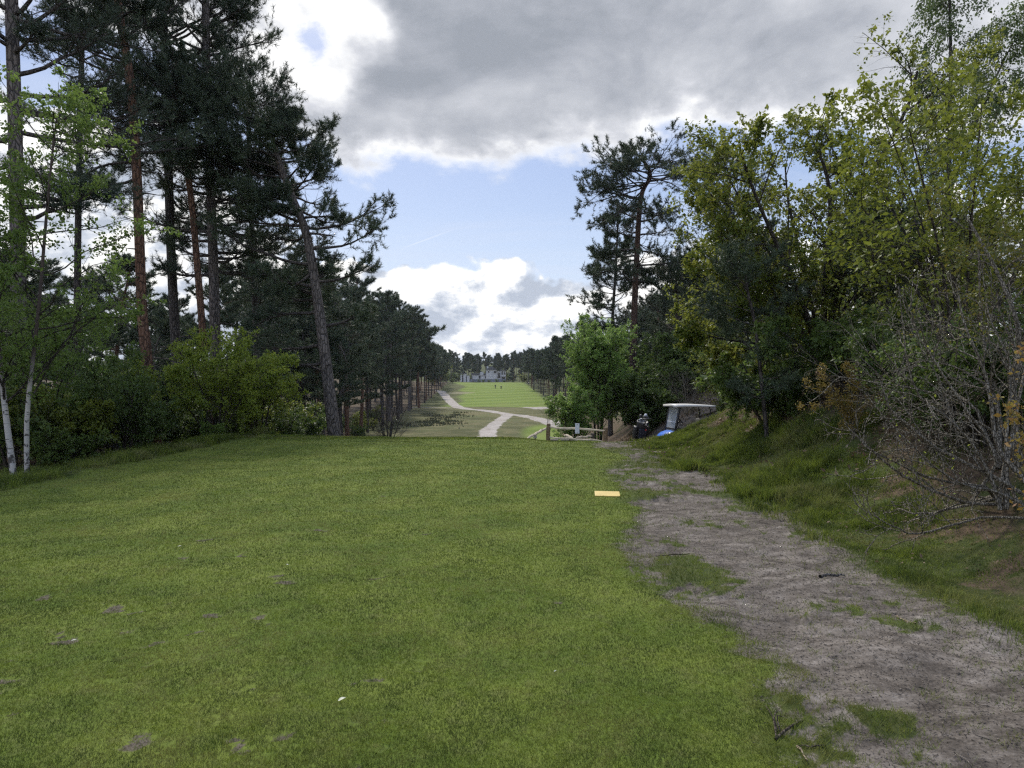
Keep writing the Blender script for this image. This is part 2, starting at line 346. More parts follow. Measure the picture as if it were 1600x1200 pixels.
# ---------------------------------------------------------------- ground: one sheet of shared vertices, split by surface
SAND_L = [(1.0, 1.45), (2.8, 1.32), (3.4, 1.38), (4.3, 1.33), (5.1, 1.2), (6.0, 1.05), (6.7, 1.1), (7.6, 1.35), (8.3, 1.5), (9.5, 1.7), (10.5, 1.6), (12.6, 1.7), (14, 2.4), (15.5, 2.4), (16.5, 2.0), (18, 2.2), (24, 3.2), (30, 3.4)]
SAND_R = [(1.0, 3.2), (4.2, 3.16), (4.7, 3.05), (5.8, 2.98), (7.3, 3.3), (8.7, 3.36), (9.5, 3.1), (11, 3.6), (13, 3.5), (15.5, 3.5), (18, 3.6), (22, 6.2), (26, 9.0), (30, 9.5)]
def ip(tab, y): a = np.array(tab); return np.interp(y, a[:, 0], a[:, 1])
VALLEY_TRAIL = [ground_hit(*p) for p in [(752, 684), (775, 661), (793, 648.5)]]
def trail_pts(px): return np.array([ground_hit(*p)[:2] for p in px])
TRAILS = [(trail_pts([(749, 684), (762, 673), (777, 660), (793, 648)]), 1.0),
          (trail_pts([(797, 648), (780, 645), (762, 642.3), (740, 640), (718, 637), (708, 631), (697, 620), (690, 612), (684, 610.5)]), 1.35),
          (trail_pts([(790, 647), (812, 649), (835, 653), (858, 659), (880, 663)]), 1.2),
          (trail_pts([(640, 636.5), (680, 637), (718, 637.5)]), 0.6)]
def seg_dist(x, y, P):
    best = np.full(np.shape(x), 1e9)
    for a, b in zip(P[:-1], P[1:]):
        ab = b - a; t = np.clip(((x - a[0]) * ab[0] + (y - a[1]) * ab[1]) / (ab @ ab), 0, 1)
        best = np.minimum(best, np.hypot(x - a[0] - t * ab[0], y - a[1] - t * ab[1]))
    return best
rngD = np.random.default_rng(7)
DIVOTS = [(580, 1075, .075), (415, 905, .14), (445, 908, .12), (312, 925, .10), (170, 950, .11), (110, 1000, .12), (170, 990, .10), (230, 1008, .13), (165, 1075, .11),
          (210, 1160, .12), (90, 1170, .1), (280, 873, .09), (320, 845, .1), (380, 868, .08), (500, 830, .1), (555, 800, .12), (600, 775, .14), (640, 790, .1), (720, 765, .12), (200, 955, .08),
          (540, 890, .07), (590, 905, .07), (380, 995, .1), (400, 965, .09), (410, 975, .07), (330, 965, .12), (700, 895, .05), (600, 1140, .06), (555, 1130, .07), (90, 985, .09), (380, 1085, .07), (20, 1060, .12), (240, 1040, .12), (60, 935, .1), (450, 1150, .08), (370, 1170, .1), (330, 1130, .07), (640, 1045, .05), (560, 1200, .07), (880, 945, .05), (905, 1020, .05)]
for _ in range(46): DIVOTS.append((rngD.uniform(0, 720), rngD.uniform(770, 1190), rngD.uniform(.02, .05)))
DIV = [(ground_hit(a, b), r * (.6 if b < 1100 else .42), rngD.uniform(-.6, .6), rngD.uniform(1.0, 2.0)) for a, b, r in DIVOTS]

def masks(x, y):
    """Surface weights at points of the land."""
    n1 = fbm(x, y, 1.3, 4, 11); n2 = fbm(x, y, 5.0, 4, 23); n3 = fbm(x, y, 0.35, 3, 37)
    w = (n1 - .5) * 0.55 + (n2 - .5) * 0.35
    near = (y < 34)
    xl, xr = ip(SAND_L, y), ip(SAND_R, y)
    sand = np.minimum(ss(-.22, .2, x - xl + w), ss(-.4, .3, xr - x + w * 1.4))
    patch = 0 * x
    for px, py, rx, ry in [(1085, 890, .27, .38), (1485, 1100, .26, .22), (1560, 1185, .3, .25), (1300, 985, .18, .2), (1420, 985, .2, .2), (1200, 1000, .2, .25), (1330, 950, .35, .25)]:
        q = ground_hit(px, py); patch = np.maximum(patch, np.exp(-(((x - q[0]) / rx) ** 2 + ((y - q[1]) / ry) ** 2)) * (1.2 if px in (1085, 1480) else .1))
    grassy = ss(0.42, 0.62, n1 * .6 + n2 * .4 + (fbm(x, y, 17, 2, 29) - .5) * .3 + patch * 0.35 + 0.09 * ss(8.9, 9.6, y) * (1 - ss(16.0, 16.6, y)) + 0.17 * ss(9.0, 9.4, y) * (1 - ss(9.7, 10.1, y)) + 0.11 * ss(12.4, 12.8, y) * (1 - ss(13.4, 13.8, y)) - .13)
    sand = sand * (1 - grassy) * near * (1 - ss(27, 33, y))
    bare = 0 * x
    wx, wy = (fbm(x, y, 7, 3, 151) - .5) * .22, (fbm(x, y, 7, 3, 157) - .5) * .22
    for q, r, a, e in DIV:
        dx, dy = x - q[0] + wx, y - q[1] + wy; u, v = dx * math.cos(a) + dy * math.sin(a), -dx * math.sin(a) + dy * math.cos(a)
        k = (np.abs(dx) < .8) & (np.abs(dy) < .8)
        if k.any(): bare[k] = np.maximum(bare[k], ss(1.3, 0.2, np.hypot(u[k] / r / e, v[k] / r) + (n2[k] - .5) * 2.6) * .85)
    tee = ss(-.15, .15, x + 7.35 + w * .8) * ss(-.25, .25, 21.5 - y) * (1 - ss(-.22, .22, x - xl + w))
    bare = np.maximum(bare * tee, 0)
    bankg = ss(3.0, 3.4, x + w) * (1 - ss(4.2 + 1.0 * n3, 5.9, x + w * 2 + 0.9 * ss(10, 5, y))) * (y < 22)
    litter = np.maximum(ss(4.3, 5.6, x + w * 2.6 + .9 * ss(11, 5, y)) * (y < 60), ss(9.2, 11.5, -x + w * 3) * (y < 48))
    litter = np.maximum(litter, ss(-17, -22, x - (-.045) * (y - 75)) * (y > 48) * (y < 360) * .9)
    litter = np.maximum(litter, ss(4.2, 7, x) * ss(25, 28, y) * (1 - ss(70, 150, y)))
    trail = 0 * x; k = (y > 55) & (y < 400) & (np.abs(x) < 120)
    if k.any():
        t = np.zeros(k.sum())
        for P, hw in TRAILS:
            t = np.maximum(t, ss(hw + .5, hw - .35, seg_dist(x[k], y[k], P) + (n1[k] - .5) * .9))
        pk = (ss(1.0, .7, np.hypot((x[k] - 11.5) / 9.5, (y[k] - 164) / 10) + (n3[k] - .5) * .8)) * .75
        trail[k] = np.maximum(t, pk)
    fl, fr = -15.6 - .06 * (y - 160), 12 - .035 * (y - 165)
    fair = ss(-1.5, 1.5, x - fl + w * 2 + (fbm(x, y, .04, 2, 161) - .5) * 11) * ss(-1.5, 1.5, fr - x + w * 2) * ss(163, 171, y + .25 * x) * (1 - ss(345, 352, y))
    bk = ground_hit(716, 613.5)
    bunk = ss(1.15, .85, np.hypot((x - bk[0]) / 5.6, (y - bk[1]) / 5) + (n3 - .5) * .3)
    dry = ss(66, 72, y) * (1 - ss(168, 180, y)) * (.35 + .8 * ss(.35, .65, n3)) + .3 * ss(150, 170, y) * (1 - fair) * (1 - ss(340, 370, y))
    green = ss(.9, .5, np.hypot((x - 4.5) / 4.5, (y - 85) / 22))       # mown patch on the slope below the tee
    dry = np.clip(dry * (1 - green * .9), 0, 1)
    return dict(sand=sand, tee=tee, bare=bare, bankg=bankg, litter=np.clip(litter, 0, 1), trail=trail, fair=np.maximum(fair * (1 - bunk), .9 * green * (y < 120)), bunk=bunk, dry=dry, green=green)
def micro(x, y, m):
    """Small relief: scuffed sand, uneven turf, divots."""
    z = m['sand'] * ((fbm(x, y, 2.2, 3, 51) - .5) * .12 + (fbm(x, y, 9, 3, 57) - .5) * .035 - .02)
    z = z + m['tee'] * ((fbm(x, y, .7, 3, 61) - .5) * .05 + (fbm(x, y, 8, 2, 67) - .5) * .012) - m['bare'] * .018
    z = z + (1 - m['tee']) * (1 - m['sand']) * (fbm(x, y, 1.1, 4, 71) - .5) * (.16 + .16 * ss(3.4, 5, x)) * (np.abs(x) < 60) * ss(60, 20, y)
    z = z + .05 * np.exp(-((x + 7.5) / .25) ** 2) * (y < 20) * (fbm(x, y, 1.5, 2, 3) + .2) - m['bunk'] * .7
    return z
def Hs(x, y):
    m = masks(x, y); return H(x, y) + micro(x, y, m), m
def geo(a, b, n, g): t = np.linspace(0, 1, n) ** g; return a + (b - a) * t
def build_ground():
    xs = np.concatenate([-geo(60, 3500, 34, 2.6)[::-1], np.arange(-59.4, -9, .6), np.arange(-9, 7, .05), np.arange(7, 11, .12), np.arange(11, 40, .6), geo(40, 3500, 34, 2.6)])
    ys = np.concatenate([-geo(6, 400, 10, 2)[::-1], np.arange(-5, 2, .5), np.arange(2, 23.5, .055), np.arange(23.5, 40, .3), np.arange(40, 110, .8), np.arange(110, 352, 1.0), geo(352, 5000, 46, 2.6)])
    X, Y = np.meshgrid(xs, ys); x, y = X.ravel(), Y.ravel()
    z, m = Hs(x, y); ny, nx = X.shape
    V = np.stack([x, y, z], 1); Z = z.reshape(ny, nx)
    gy, gx = np.gradient(Z, ys, xs); N = nrm(np.stack([-gx.ravel(), -gy.ravel(), np.ones(x.size)], 1))
    i = np.arange(ny * nx).reshape(ny, nx)
    Q = np.stack([i[:-1, :-1], i[:-1, 1:], i[1:, 1:], i[1:, :-1]], -1).reshape(-1, 4)
    g1 = np.stack([m['sand'], m['tee'], m['litter'], m['trail']], 1); g2 = np.stack([m['fair'], m['dry'], m['bunk'], m['bare']], 1)
    mat = ground_mat()
    def avg(k): return m[k][Q].mean(1)
    cls = np.zeros(len(Q), int)
    cy = y[Q].mean(1)
    cls[avg('tee') > .5] = 1; cls[(avg('sand') > .45) & (cy < 34)] = 2; cls[avg('fair') > .5] = 3; cls[avg('trail') > .5] = 4; cls[avg('bunk') > .5] = 5
    for c, nm in enumerate(['ground', 'tee_lawn', 'sandy_path', 'fairway_lawn', 'track_path', 'bunker_sand']):
        q = Q[cls == c]
        if not len(q): continue
        u, inv = np.unique(q, return_inverse=True)
        o = mk(nm, V[u], [inv.reshape(q.shape)], mat, smooth=True, normals=N[u], cols={'g1': g1[u], 'g2': g2[u]})
        tag(o, kind='structure')
def ground_mat():
    m, g = newmat('ground')
    P = g.n('NewGeometry', out=0)
    def attr(n):
        nd = g.t.nodes.new('ShaderNodeAttribute'); nd.attribute_name = n
        s = g.t.nodes.new('ShaderNodeSeparateColor'); g.t.links.new(nd.outputs['Color'], s.inputs[0]); return list(s.outputs) + [nd.outputs['Alpha']]
    sand, tee, lit, trail = attr('g1'); fair, dry, bunk, bare = attr('g2')
    nf = g.noise(P, 60, 4, .65); nm = g.noise(P, 9, 5, .6); nl = g.noise(P, 1.1, 4, .55); nx = g.noise(P, .12, 5, .6)
    # rough grass
    c = g.mix(g.ss(nm, .35, .7), (.032, .042, .013), (.065, .068, .024)); c = g.mix(g.ss(nx, .4, .7), c, (.075, .095, .03))
    c = g.mix(g.mul(dry, g.ss(g.add(g.mul(nl, .5), g.mul(nx, .5)), .3, .6)), c, g.mix(nl, (.15, .125, .065), (.10, .10, .045)))
    # mown turf
    t = g.mix(g.ss(nl, .35, .65), (.08, .118, .018), (.132, .165, .029)); t = g.mix(g.mul(g.ss(nm, .45, .75), .6), t, (.125, .13, .045))
    t = g.mix(g.ss(nf, .35, .7), t, g.mix(.45, t, (.03, .035, .015)))
    c = g.mix(tee, c, t)
    x, y, z = g.xyz(P)
    st = g.m('SINE', g.mul(g.add(g.mul(y, 1.0), g.mul(x, -.75)), .42))
    fcol = g.mix(g.ss(st, -.8, .8), (.10, .145, .024), (.135, .18, .036)); fcol = g.mix(g.mul(g.ss(nx, .45, .7), .4), fcol, (.15, .16, .05))
    c = g.mix(fair, c, fcol)
    l = g.mix(g.ss(nm, .3, .7), (.045, .033, .022), (.12, .085, .055)); l = g.mix(g.ss(nl, .5, .7), l, (.05, .06, .02))
    c = g.mix(g.ss(g.add(lit, g.mul(g.sub(nm, .5), .6)), .35, .65), c, l)
    sf = g.add(g.add(g.mul(g.noise(g.vscale(P, (1, 2.0, 1)), 4, 8, .72), .55), g.mul(nl, .2)), g.mul(nf, .25))
    s = g.ramp(sf, [(.38, (.036, .030, .024)), (.47, (.088, .075, .062)), (.55, (.148, .129, .110)), (.65, (.25, .222, .195))]); s = g.mix(.0, s, (.075, .067, .06))
    s = g.mix(g.mul(g.ss(g.noise(P, 38, 3, .7), .57, .68), .7), s, (.05, .043, .037))
    c = g.mix(g.ss(g.add(sand, g.add(g.mul(g.sub(nf, .5), .7), g.mul(g.sub(nm, .5), .7))), .3, .62), c, s)
    tr = g.mix(g.ss(nl, .3, .7), (.24, .215, .19), (.36, .33, .30)); tr = g.mix(g.mul(g.ss(nx, .5, .7), .4), tr, (.2, .17, .13))
    c = g.mix(g.ss(g.add(trail, g.mul(g.sub(nl, .5), .6)), .3, .7), c, tr)
    c = g.mix(bunk, c, (.42, .36, .25))
    b = g.mix(g.ss(nf, .35, .65), (.05, .042, .03), (.12, .10, .08))
    c = g.mix(g.ss(g.add(bare, g.mul(g.sub(nf, .5), .7)), .4, .7), c, b)
    h = g.add(g.mul(nf, .5), nm)
    finish(g, g.n('BsdfPrincipled', {'Base Color': c, 'Roughness': .95, 'Specular IOR Level': .1, 'Normal': bump(g, h, .55, .02)}))
    return m
build_ground()

# ---------------------------------------------------------------- grass and debris (uncountable: one object each)
def grassmat(name, a, b, d, tl=.25):
    m, g = newmat(name); r = g.n('Attribute', out=2, attribute_name='rnd'); P = g.n('NewGeometry', out=0)
    nl = g.noise(P, .9, 4, .6); nm = g.noise(P, 7, 3, .6)
    c = g.mix(r, a, b); n5 = g.noise(P, 2.6, 4, .62); c = g.mix(1.0, c, g.mix(g.ss(n5, .38, .62), (.62, .63, .68), (1.22, 1.15, .98)), 'MULTIPLY'); c = g.mix(1.0, c, g.mix(g.ss(g.noise(P, 13, 4, .65), .38, .62), (.72, .72, .76), (1.1, 1.08, 1.0)), 'MULTIPLY'); c = g.mix(g.mul(g.ss(g.add(g.mul(nl, .6), g.mul(nm, .4)), .48, .62), .75), c, d)
    p = g.n('BsdfPrincipled', {'Base Color': c, 'Roughness': .6, 'Specular IOR Level': .2}); t = g.n('BsdfTranslucent', {'Color': c})
    finish(g, g.n('MixShader', {0: tl, 1: p, 2: t})); return m
def blades(rng, x, y, z, h, w, lean, seg=1):
    n = len(x); a = rng.uniform(0, 2 * np.pi, n); b = rng.uniform(0, 2 * np.pi, n)
    p = np.stack([x, y, z - h * .1], 1); s = np.stack([np.cos(a), np.sin(a), 0 * a], 1) * (w * .5)[:, None]
    l = np.stack([np.cos(b), np.sin(b), 0 * b], 1) * (lean * h)[:, None]; up = np.stack([0 * h, 0 * h, h], 1)
    r = rng.random(n)
    if seg == 1:
        V = np.stack([p - s, p + s, p + up + l], 1).reshape(-1, 3); return V, [np.arange(3 * n).reshape(-1, 3)], np.repeat(r, 3)
    mid = p + up * .6 + l * .35; tip = p + up * .95 + l
    V = np.stack([p - s, p + s, mid + s * .7, mid - s * .7, tip], 1).reshape(-1, 3); i = np.arange(n)[:, None] * 5
    return V, [i + np.array([[0, 1, 2, 3]]), i + np.array([[3, 2, 4]])], np.repeat(r, 5)
def frustum_pts(rng, n, y0, y1, pw, x0, x1, pad=1.06):
    u = rng.random(n); y = (y0 ** (1 - pw) + u * (y1 ** (1 - pw) - y0 ** (1 - pw))) ** (1 / (1 - pw))
    x = rng.uniform(-.76, .76, n) * y * pad; k = (x > x0) & (x < x1); return x[k], y[k]
def build_grass():
    rng = np.random.default_rng(21)
    x, y = frustum_pts(rng, 1150000, 2.35, 21.6, 1.05, -7.6, 6.5)
    z, m = Hs(x, y)
    dens = np.clip(m['tee'] * (1 - .72 * m['bare']) + (.55 * (1 - m['tee']) * (1 - m['sand']) * (1 - .85 * m['litter']) + .10 * m['sand'] * ss(.52, .7, fbm(x, y, 6, 3, 141))) * (m['tee'] < .9), 0, 1) * (.55 + .6 * fbm(x, y, 3, 3, 91))
    k = rng.random(len(x)) < dens; x, y, z = x[k], y[k], z[k]; tee = m['tee'][k]
    h = rng.uniform(.010, .024, len(x)) * (1 + 1.0 * (1 - tee)) * (.8 + y * .022); w = np.maximum(.0028, y * .00085) * rng.uniform(.7, 1.2, len(x))
    V, f, r = blades(rng, x, y, z, h, w, rng.uniform(.2, 1.3, len(x)))
    gm = grassmat('turf_blades', (.082, .126, .016), (.17, .216, .034), (.20, .195, .05))
    tag(mk('grass', V, f, gm, rnd=r), 'short mown grass of the tee lawn', 'grass', kind='stuff')
    # longer grass: bank beside the path, edge of the wood on the other side
    P = []
    x, y = rng.uniform(2.9, 7.0, 620000), rng.uniform(2.6, 21.5, 620000)
    k = (x < .8 * y + .5); x, y = x[k], y[k]
    z, m = Hs(x, y); cl = fbm(x, y, 1.6, 3, 101)
    dens = m['bankg'] * (1 - m['sand']) * ss(.22, .52, cl) * (1 - .7 * m['litter'])
    k = rng.random(len(x)) < dens; x, y, z, cl = x[k], y[k], z[k], cl[k]
    h = rng.uniform(.05, .17, len(x)) * (.3 + 1.5 * ss(.42, .72, cl)) * (.32 + .68 * ss(6, 11, y)) * (1 - .5 * ss(12, 16, y)); P.append(blades(rng, x, y, z, h, np.maximum(.0035, y * .0009) * rng.uniform(.7, 1.3, len(x)), rng.uniform(.15, .9, len(x)), 2))
    k = rng.random(len(x)) < .10; P.append(blades(rng, x[k], y[k], z[k], h[k] * rng.uniform(1.1, 1.8, k.sum()), np.maximum(.003, y[k] * .0007), rng.uniform(.1, .6, k.sum()), 2)); P[-1] = (P[-1][0], P[-1][1], np.full(len(P[-1][2]), 1.9))     # pale seed stalks
    x, y = rng.uniform(-10.2, -7.3, 90000), rng.uniform(7, 21.5, 90000); z, m = Hs(x, y); cl = fbm(x, y, 1.4, 3, 111)
    k = (rng.random(len(x)) < (1 - m['tee']) * ss(.3, .6, cl)) & (x > -.8 * y - .5); x, y, z, cl = x[k], y[k], z[k], cl[k]
    P.append(blades(rng, x, y, z, rng.uniform(.05, .2, len(x)) * (.4 + ss(.4, .7, cl)), np.maximum(.004, y * .0009), rng.uniform(.15, .8, len(x)), 2))
    x, y = frustum_pts(rng, 120000, 18.6, 23, .5, -7, 3.2); z, m = Hs(x, y)       # fringe on the brow of the tee
    k = rng.random(len(x)) < .8 * (1 - m['sand']); x, y, z = x[k], y[k], z[k]
    P.append(blades(rng, x, y, z, rng.uniform(.015, .05, len(x)), y * .0009, rng.uniform(.1, .7, len(x)), 2))
    V, f, r = cat_mesh(P)
    tag(mk('long_grass', V, f, grassmat('long_grass_blades', (.075, .12, .018), (.16, .21, .038), (.19, .19, .07), .45), rnd=r), 'long green grass along the bank beside the sandy path', 'grass', kind='stuff')
    # dead leaves
    n = 60000; x, y = rng.uniform(2.6, 12, n), rng.uniform(2.6, 34, n); x2, y2 = rng.uniform(-14, -8, 5000), rng.uniform(8, 24, 5000)
    x, y = np.append(x, x2), np.append(y, y2); k = np.abs(x) < .8 * y + .6; x, y = x[k], y[k]; z, m = Hs(x, y)
    k = rng.random(len(x)) < np.clip(.9 * m['litter'] + .16 * m['bankg'], 0, 1) * ss(.32, .55, fbm(x, y, 1.1, 3, 121)); x, y, z = x[k], y[k], z[k]
    pos = np.stack([x, y, z + .012], 1)
    V, f, r = leaves(rng, pos, np.zeros_like(pos), np.where(y < 9, .034, .07)[:, None], .6, .0, .45, jit=.008)
    lm = leafmat('dead_leaves', [(0, (.05, .03, .018)), (.5, (.12, .078, .046)), (1, (.25, .185, .125))], .1, .7)
    tag(mk('dead_leaves', V, f, lm, rnd=r), 'brown dead leaves lying under the bushes on the bank', 'leaves', kind='stuff')
    # crumbs, twiglets and grit on the sandy path
    x, y = rng.uniform(1.0, 3.8, 60000), rng.uniform(2.4, 16, 60000); z, m = Hs(x, y); k = rng.random(len(x)) < m['sand'] * np.clip(4.5 / y, 0, 1); x, y, z = x[k], y[k], z[k]; n = len(x)
    a = rng.uniform(0, 6.28, n); L = rng.uniform(.004, .018, n) * np.where(rng.random(n) < .05, 4.5, 1); d = np.stack([np.cos(a), np.sin(a), rng.normal(0, .12, n)], 1) * (L / 2)[:, None]
    c = np.stack([x, y, z + .004], 1); K = np.stack([c - d, c + rng.normal(0, .002, (n, 3)), c + d], 1)
    V, f, _ = tubes(K, np.repeat(rng.uniform(.001, .0024, n)[:, None], 3, 1) * np.array([.6, 1, .6]), 4)
    tag(mk('path_debris', V, f, leafmat('debris', [(0, (.035, .03, .026)), (.6, (.09, .075, .06)), (1, (.25, .21, .17))], 0), rnd=np.repeat(rng.random(n) ** 2, 12)), 'dark twiglets and crumbs scattered over the sandy path', 'debris', kind='stuff')
build_grass()
# ---------------------------------------------------------------- trees
class Tree:
    """Collects trunk, branch and crown geometry in world space, then links them under an Empty at the base."""
    def __init__(s): s.p = {}
    def put(s, part, mesh, mat, smooth=False): s.p.setdefault(part, [[], mat, smooth])[0].append(mesh)
    def build(s, name, label, cat, base, group=None, world=True, kind=None):
        base = np.asarray(base, float); root = thing(name, label, cat, base, 0, group)
        for part, (ms, mat, sm) in s.p.items():
            V, f, r = cat_mesh(ms); mk(part, V - base if world else V, f, mat, root, rnd=r, smooth=sm)
        return root
def pine(rng, t, pts, r0, r1, c0, Lmax, prof, n1=60, n2=13, n3=4, el=(-.1, .75), tuft=.155, nn=12, nw=.018, bk=BARK_GREY, nd=NEEDLE, azf=None, bare=10, K=24, per=3, S=10, up=.07, gap=.0, lawn=0):
    P = spline(pts, K)[None]; Rr = (r0 + (r1 - r0) * np.linspace(0, 1, K) ** .85)[None]
    Rr[0, 0] *= 1.25; t.put('trunk', tubes(P, Rr, S), bk, True)
    def dirf(u, d, rg):
        h = np.clip((u - c0) / (1 - c0), 0, 1); n = len(u); a = rg.uniform(0, 2 * np.pi, n); e = el[0] + (el[1] - el[0]) * h ** 1.4 + rg.normal(0, .14, n)
        dirf.az = a; return np.stack([np.cos(a) * np.cos(e), np.sin(a) * np.cos(e), np.sin(e)], 1)
    def Lf(u, pl):
        h = np.clip((u - c0) / (1 - c0), 0, 1); L = Lmax * prof(h)
        if lawn: L = L * (1 - .95 * np.clip(-np.sin(dirf.az) * 2.2 - .1, 0, 1) * np.clip(1.6 - 1.9 * h, 0, 1))
        if azf is not None: L = L * azf(dirf.az, h)
        return np.maximum(L, .25)
    P1, R1, u1, _ = grow(rng, P, Rr, n1, c0, .995, Lf, 1.2, .2, up=up, wig=.10, K=8, rs=.42, rend=.18, dirf=dirf, rmax=.075)
    if lawn: kp = (np.linalg.norm(np.diff(P1, axis=1), axis=2).sum(1) > .95) | (u1 > .9); P1, R1, u1 = P1[kp], R1[kp], u1[kp]
    if bare:
        P0, R0, _, _ = grow(rng, P, Rr, bare, c0 * .45, c0 + .05, lambda u, pl: .35 * Lmax * rng.uniform(.3, 1.2, len(u)), 1.4, .2, up=.0, wig=.16, K=6, rs=.25, rend=.2, dirf=dirf, rmax=.03)
        t.put('branches', tubes(P0, R0, 4), BARK_DARK)
    t.put('branches', tubes(P1, R1, 5), BARK_DARK)
    P2, R2, u2, i2 = grow(rng, P1, R1, n2, .42 if lawn else .22, 1.0, lambda u, pl: pl * (.16 + .34 * (1 - u)) + .12, .85, .2, up=.09, wig=.12, K=5, rs=.55, rend=.3, mode='planar')
    t.put('branches', tubes(P2, R2, 3), BARK_DARK)
    src = P2
    if n3:
        P3, R3, u3, i3 = grow(rng, P2, R2, n3, .3, 1.0, lambda u, pl: pl * .42 + .07, .75, .25, up=.14, wig=.12, K=4, rs=.6)
        t.put('branches', tubes(P3, R3, 3), BARK_DARK); src = P3
    pos, ax = along(rng, src, per, .25, 1.0)
    q2, a2 = along(rng, P2[:, -3:], 2, .3, 1.0); pos = np.concatenate([pos, q2]); ax = np.concatenate([ax, a2])
    if gap: k = fbm(pos[:, 0] + pos[:, 2] * .6, pos[:, 1] - pos[:, 2] * .8, .9, 2, 7) > gap; pos, ax = pos[k], ax[k]
    ax = nrm(ax + np.array([0, 0, .45]))
    t.put('crown', needles(rng, pos, ax, tuft, nn, nw), nd)
def broad(rng, t, stems, r0, levels, leaf, nleaf, bk, lm, aspect=.62, droop=-.2, flat=.5, K=14, leafpart='crown', keep=None, stempart='trunk', taper=.3, S=8, lt0=.2, twig=None):
    """stems: list of point lists. levels: tuples (n, t0, t1, length ratio, angle, up, wiggle)."""
    P = np.stack([spline(s, K) for s in stems]); Rr = np.asarray(r0)[:, None] * np.linspace(1, taper, K)[None]
    t.put(stempart, tubes(P, Rr, S), bk, True)
    lv = P, Rr; srcs = []
    for q, (n, t0, t1, lr, an, up, wg) in enumerate(levels):
        P2, R2, u, i = grow(rng, *lv, n, t0, t1, lambda u, pl: pl * lr * (1.15 - .65 * u), an, .25, up=up, wig=wg, K=6 if q == 0 else 5, rs=.55, rend=.3)
        t.put('branches', tubes(P2, R2, 5 if q == 0 else 3), twig or bk); lv = P2, R2; srcs.append(P2)
    pos, ax = along(rng, srcs[-1], nleaf, lt0, 1.0)
    if len(srcs) > 1:
        p2, a2 = along(rng, srcs[-2], max(2, nleaf), .5, 1.0); pos = np.concatenate([pos, p2]); ax = np.concatenate([ax, a2])
    if keep is not None: k = keep(pos, rng); pos, ax = pos[k], ax[k]
    if leaf > 0: t.put(leafpart, leaves(rng, pos, ax, leaf, aspect, droop, flat), lm)
    return srcs
cone = lambda h: .25 + .75 * (1 - h) ** .8
dome = lambda h: np.sqrt(np.clip(1 - (1.05 * h - .25) ** 2, .04, 1)) * (.55 + .45 * np.minimum(1, h * 5))
umb = lambda h: (.45 + .55 * np.sin(np.clip(h * 1.02, 0, 1) * np.pi) ** .6) * (1 - .25 * h)
def world_pts(px, d): return [px3(a, b, d if np.ndim(d) == 0 else d) for a, b in px]

# ------------------------------------------------ the tall pines beside the tee
def near_pine(seed, name, label, px, d, top, r0, r1, c0, Lmax, prof, **kw):
    """px: trunk points in the photograph from low to high at distance d; top: crown top height; the base is put on the ground."""
    rng = np.random.default_rng(seed); W = [px3(a, b, d) for a, b in px]
    dz = (W[1] - W[0]) / max(W[1][2] - W[0][2], .1); gz = hz(W[0][0], d)
    base = W[0] + dz * (gz - W[0][2] - .05); pts = [base] + W if W[0][2] > gz + .3 else [base] + W[1:]
    if top > pts[-1][2] + .3: dl = (pts[-1] - pts[-2]) / (pts[-1][2] - pts[-2][2]); e = pts[-1] + dl * .5 * (top - pts[-1][2]); e[2] = top; pts.append(e)
    t = Tree(); pine(rng, t, pts, r0, r1, c0, Lmax, prof, **kw)
    return t.build(name, label, 'pine tree', base)
GP = 'tall pines beside the tee'
azR = lambda a, h: 1 + .35 * np.cos(a)
near_pine(1, 'pine_tree', 'thick grey pine trunk behind the white stemmed birch saplings, nearest the edge of the picture', [(31, 640), (29, 430), (25, 200), (20, 0)], 18, 17, .22, .14, .47, 3.4, dome, lawn=1, gap=.3, n1=52, n2=11, n3=3, per=3)
near_pine(2, 'pine_tree', 'slender reddish pine with a bare trunk standing beside the thick grey one', [(228, 545), (222, 480), (215, 280), (205, 130), (185, 0)], 22, 17.5, .185, .11, .50, 3.6, umb, lawn=1, n1=56, bk=BARK_RED, bare=14, gap=.38)
near_pine(3, 'pine_tree', 'dark straight pine trunk between two reddish pine trunks', [(276, 560), (268, 400), (262, 190), (258, 60)], 26, 18.5, .2, .12, .40, 3.6, dome, lawn=1, n1=66, bare=12, bk=BARK_DARK, gap=.35)
near_pine(4, 'pine_tree', 'thin leaning reddish pine trunk tilting into the crown of its neighbour', [(319, 545), (309, 420), (298, 300), (278, 175)], 24, 11.8, .135, .085, .60, 2.6, umb, n1=36, bk=BARK_RED, bare=10, el=(-.15, .6))
near_pine(5, 'pine_tree', 'tall grey pine with a straight trunk behind the yellow green shrub', [(337, 560), (334, 420), (330, 300), (324, 100)], 25, 19, .22, .12, .38, 3.3, dome, lawn=1, n1=80, bare=10, azf=lambda a, h: np.where(np.cos(a) > 0, .78 + .5 * np.clip(.45 - h, 0, 1), 1.2), gap=.33)
near_pine(6, 'pine_tree', 'leaning grey pine with a curved trunk standing at the brow of the tee', [(523, 684), (512, 590), (498, 480), (480, 370), (457, 308), (432, 240), (424, 190)], 24, 10.9, .27, .07, .30, 3.5, umb, lawn=1, n1=92, n2=14, n3=4, per=4, bare=4, up=.035, el=(-.15, .55), azf=lambda a, h: .72 + .42 * np.cos(a) ** 2 + np.where(np.cos(a) > 0, -.04 - .45 * np.clip((h - .72) * 4, 0, 1) - .5 * np.clip((.32 - h) * 5, 0, 1), .12), gap=.27)
near_pine(7, 'pine_tree', 'dark pine behind the leaning grey pine, its crown filling the gap between trunks', [(402, 600), (398, 450), (392, 300), (388, 170)], 30, 14, .17, .07, .36, 3.0, dome, n1=46, n3=3, bare=6, bk=BARK_DARK, gap=.33)
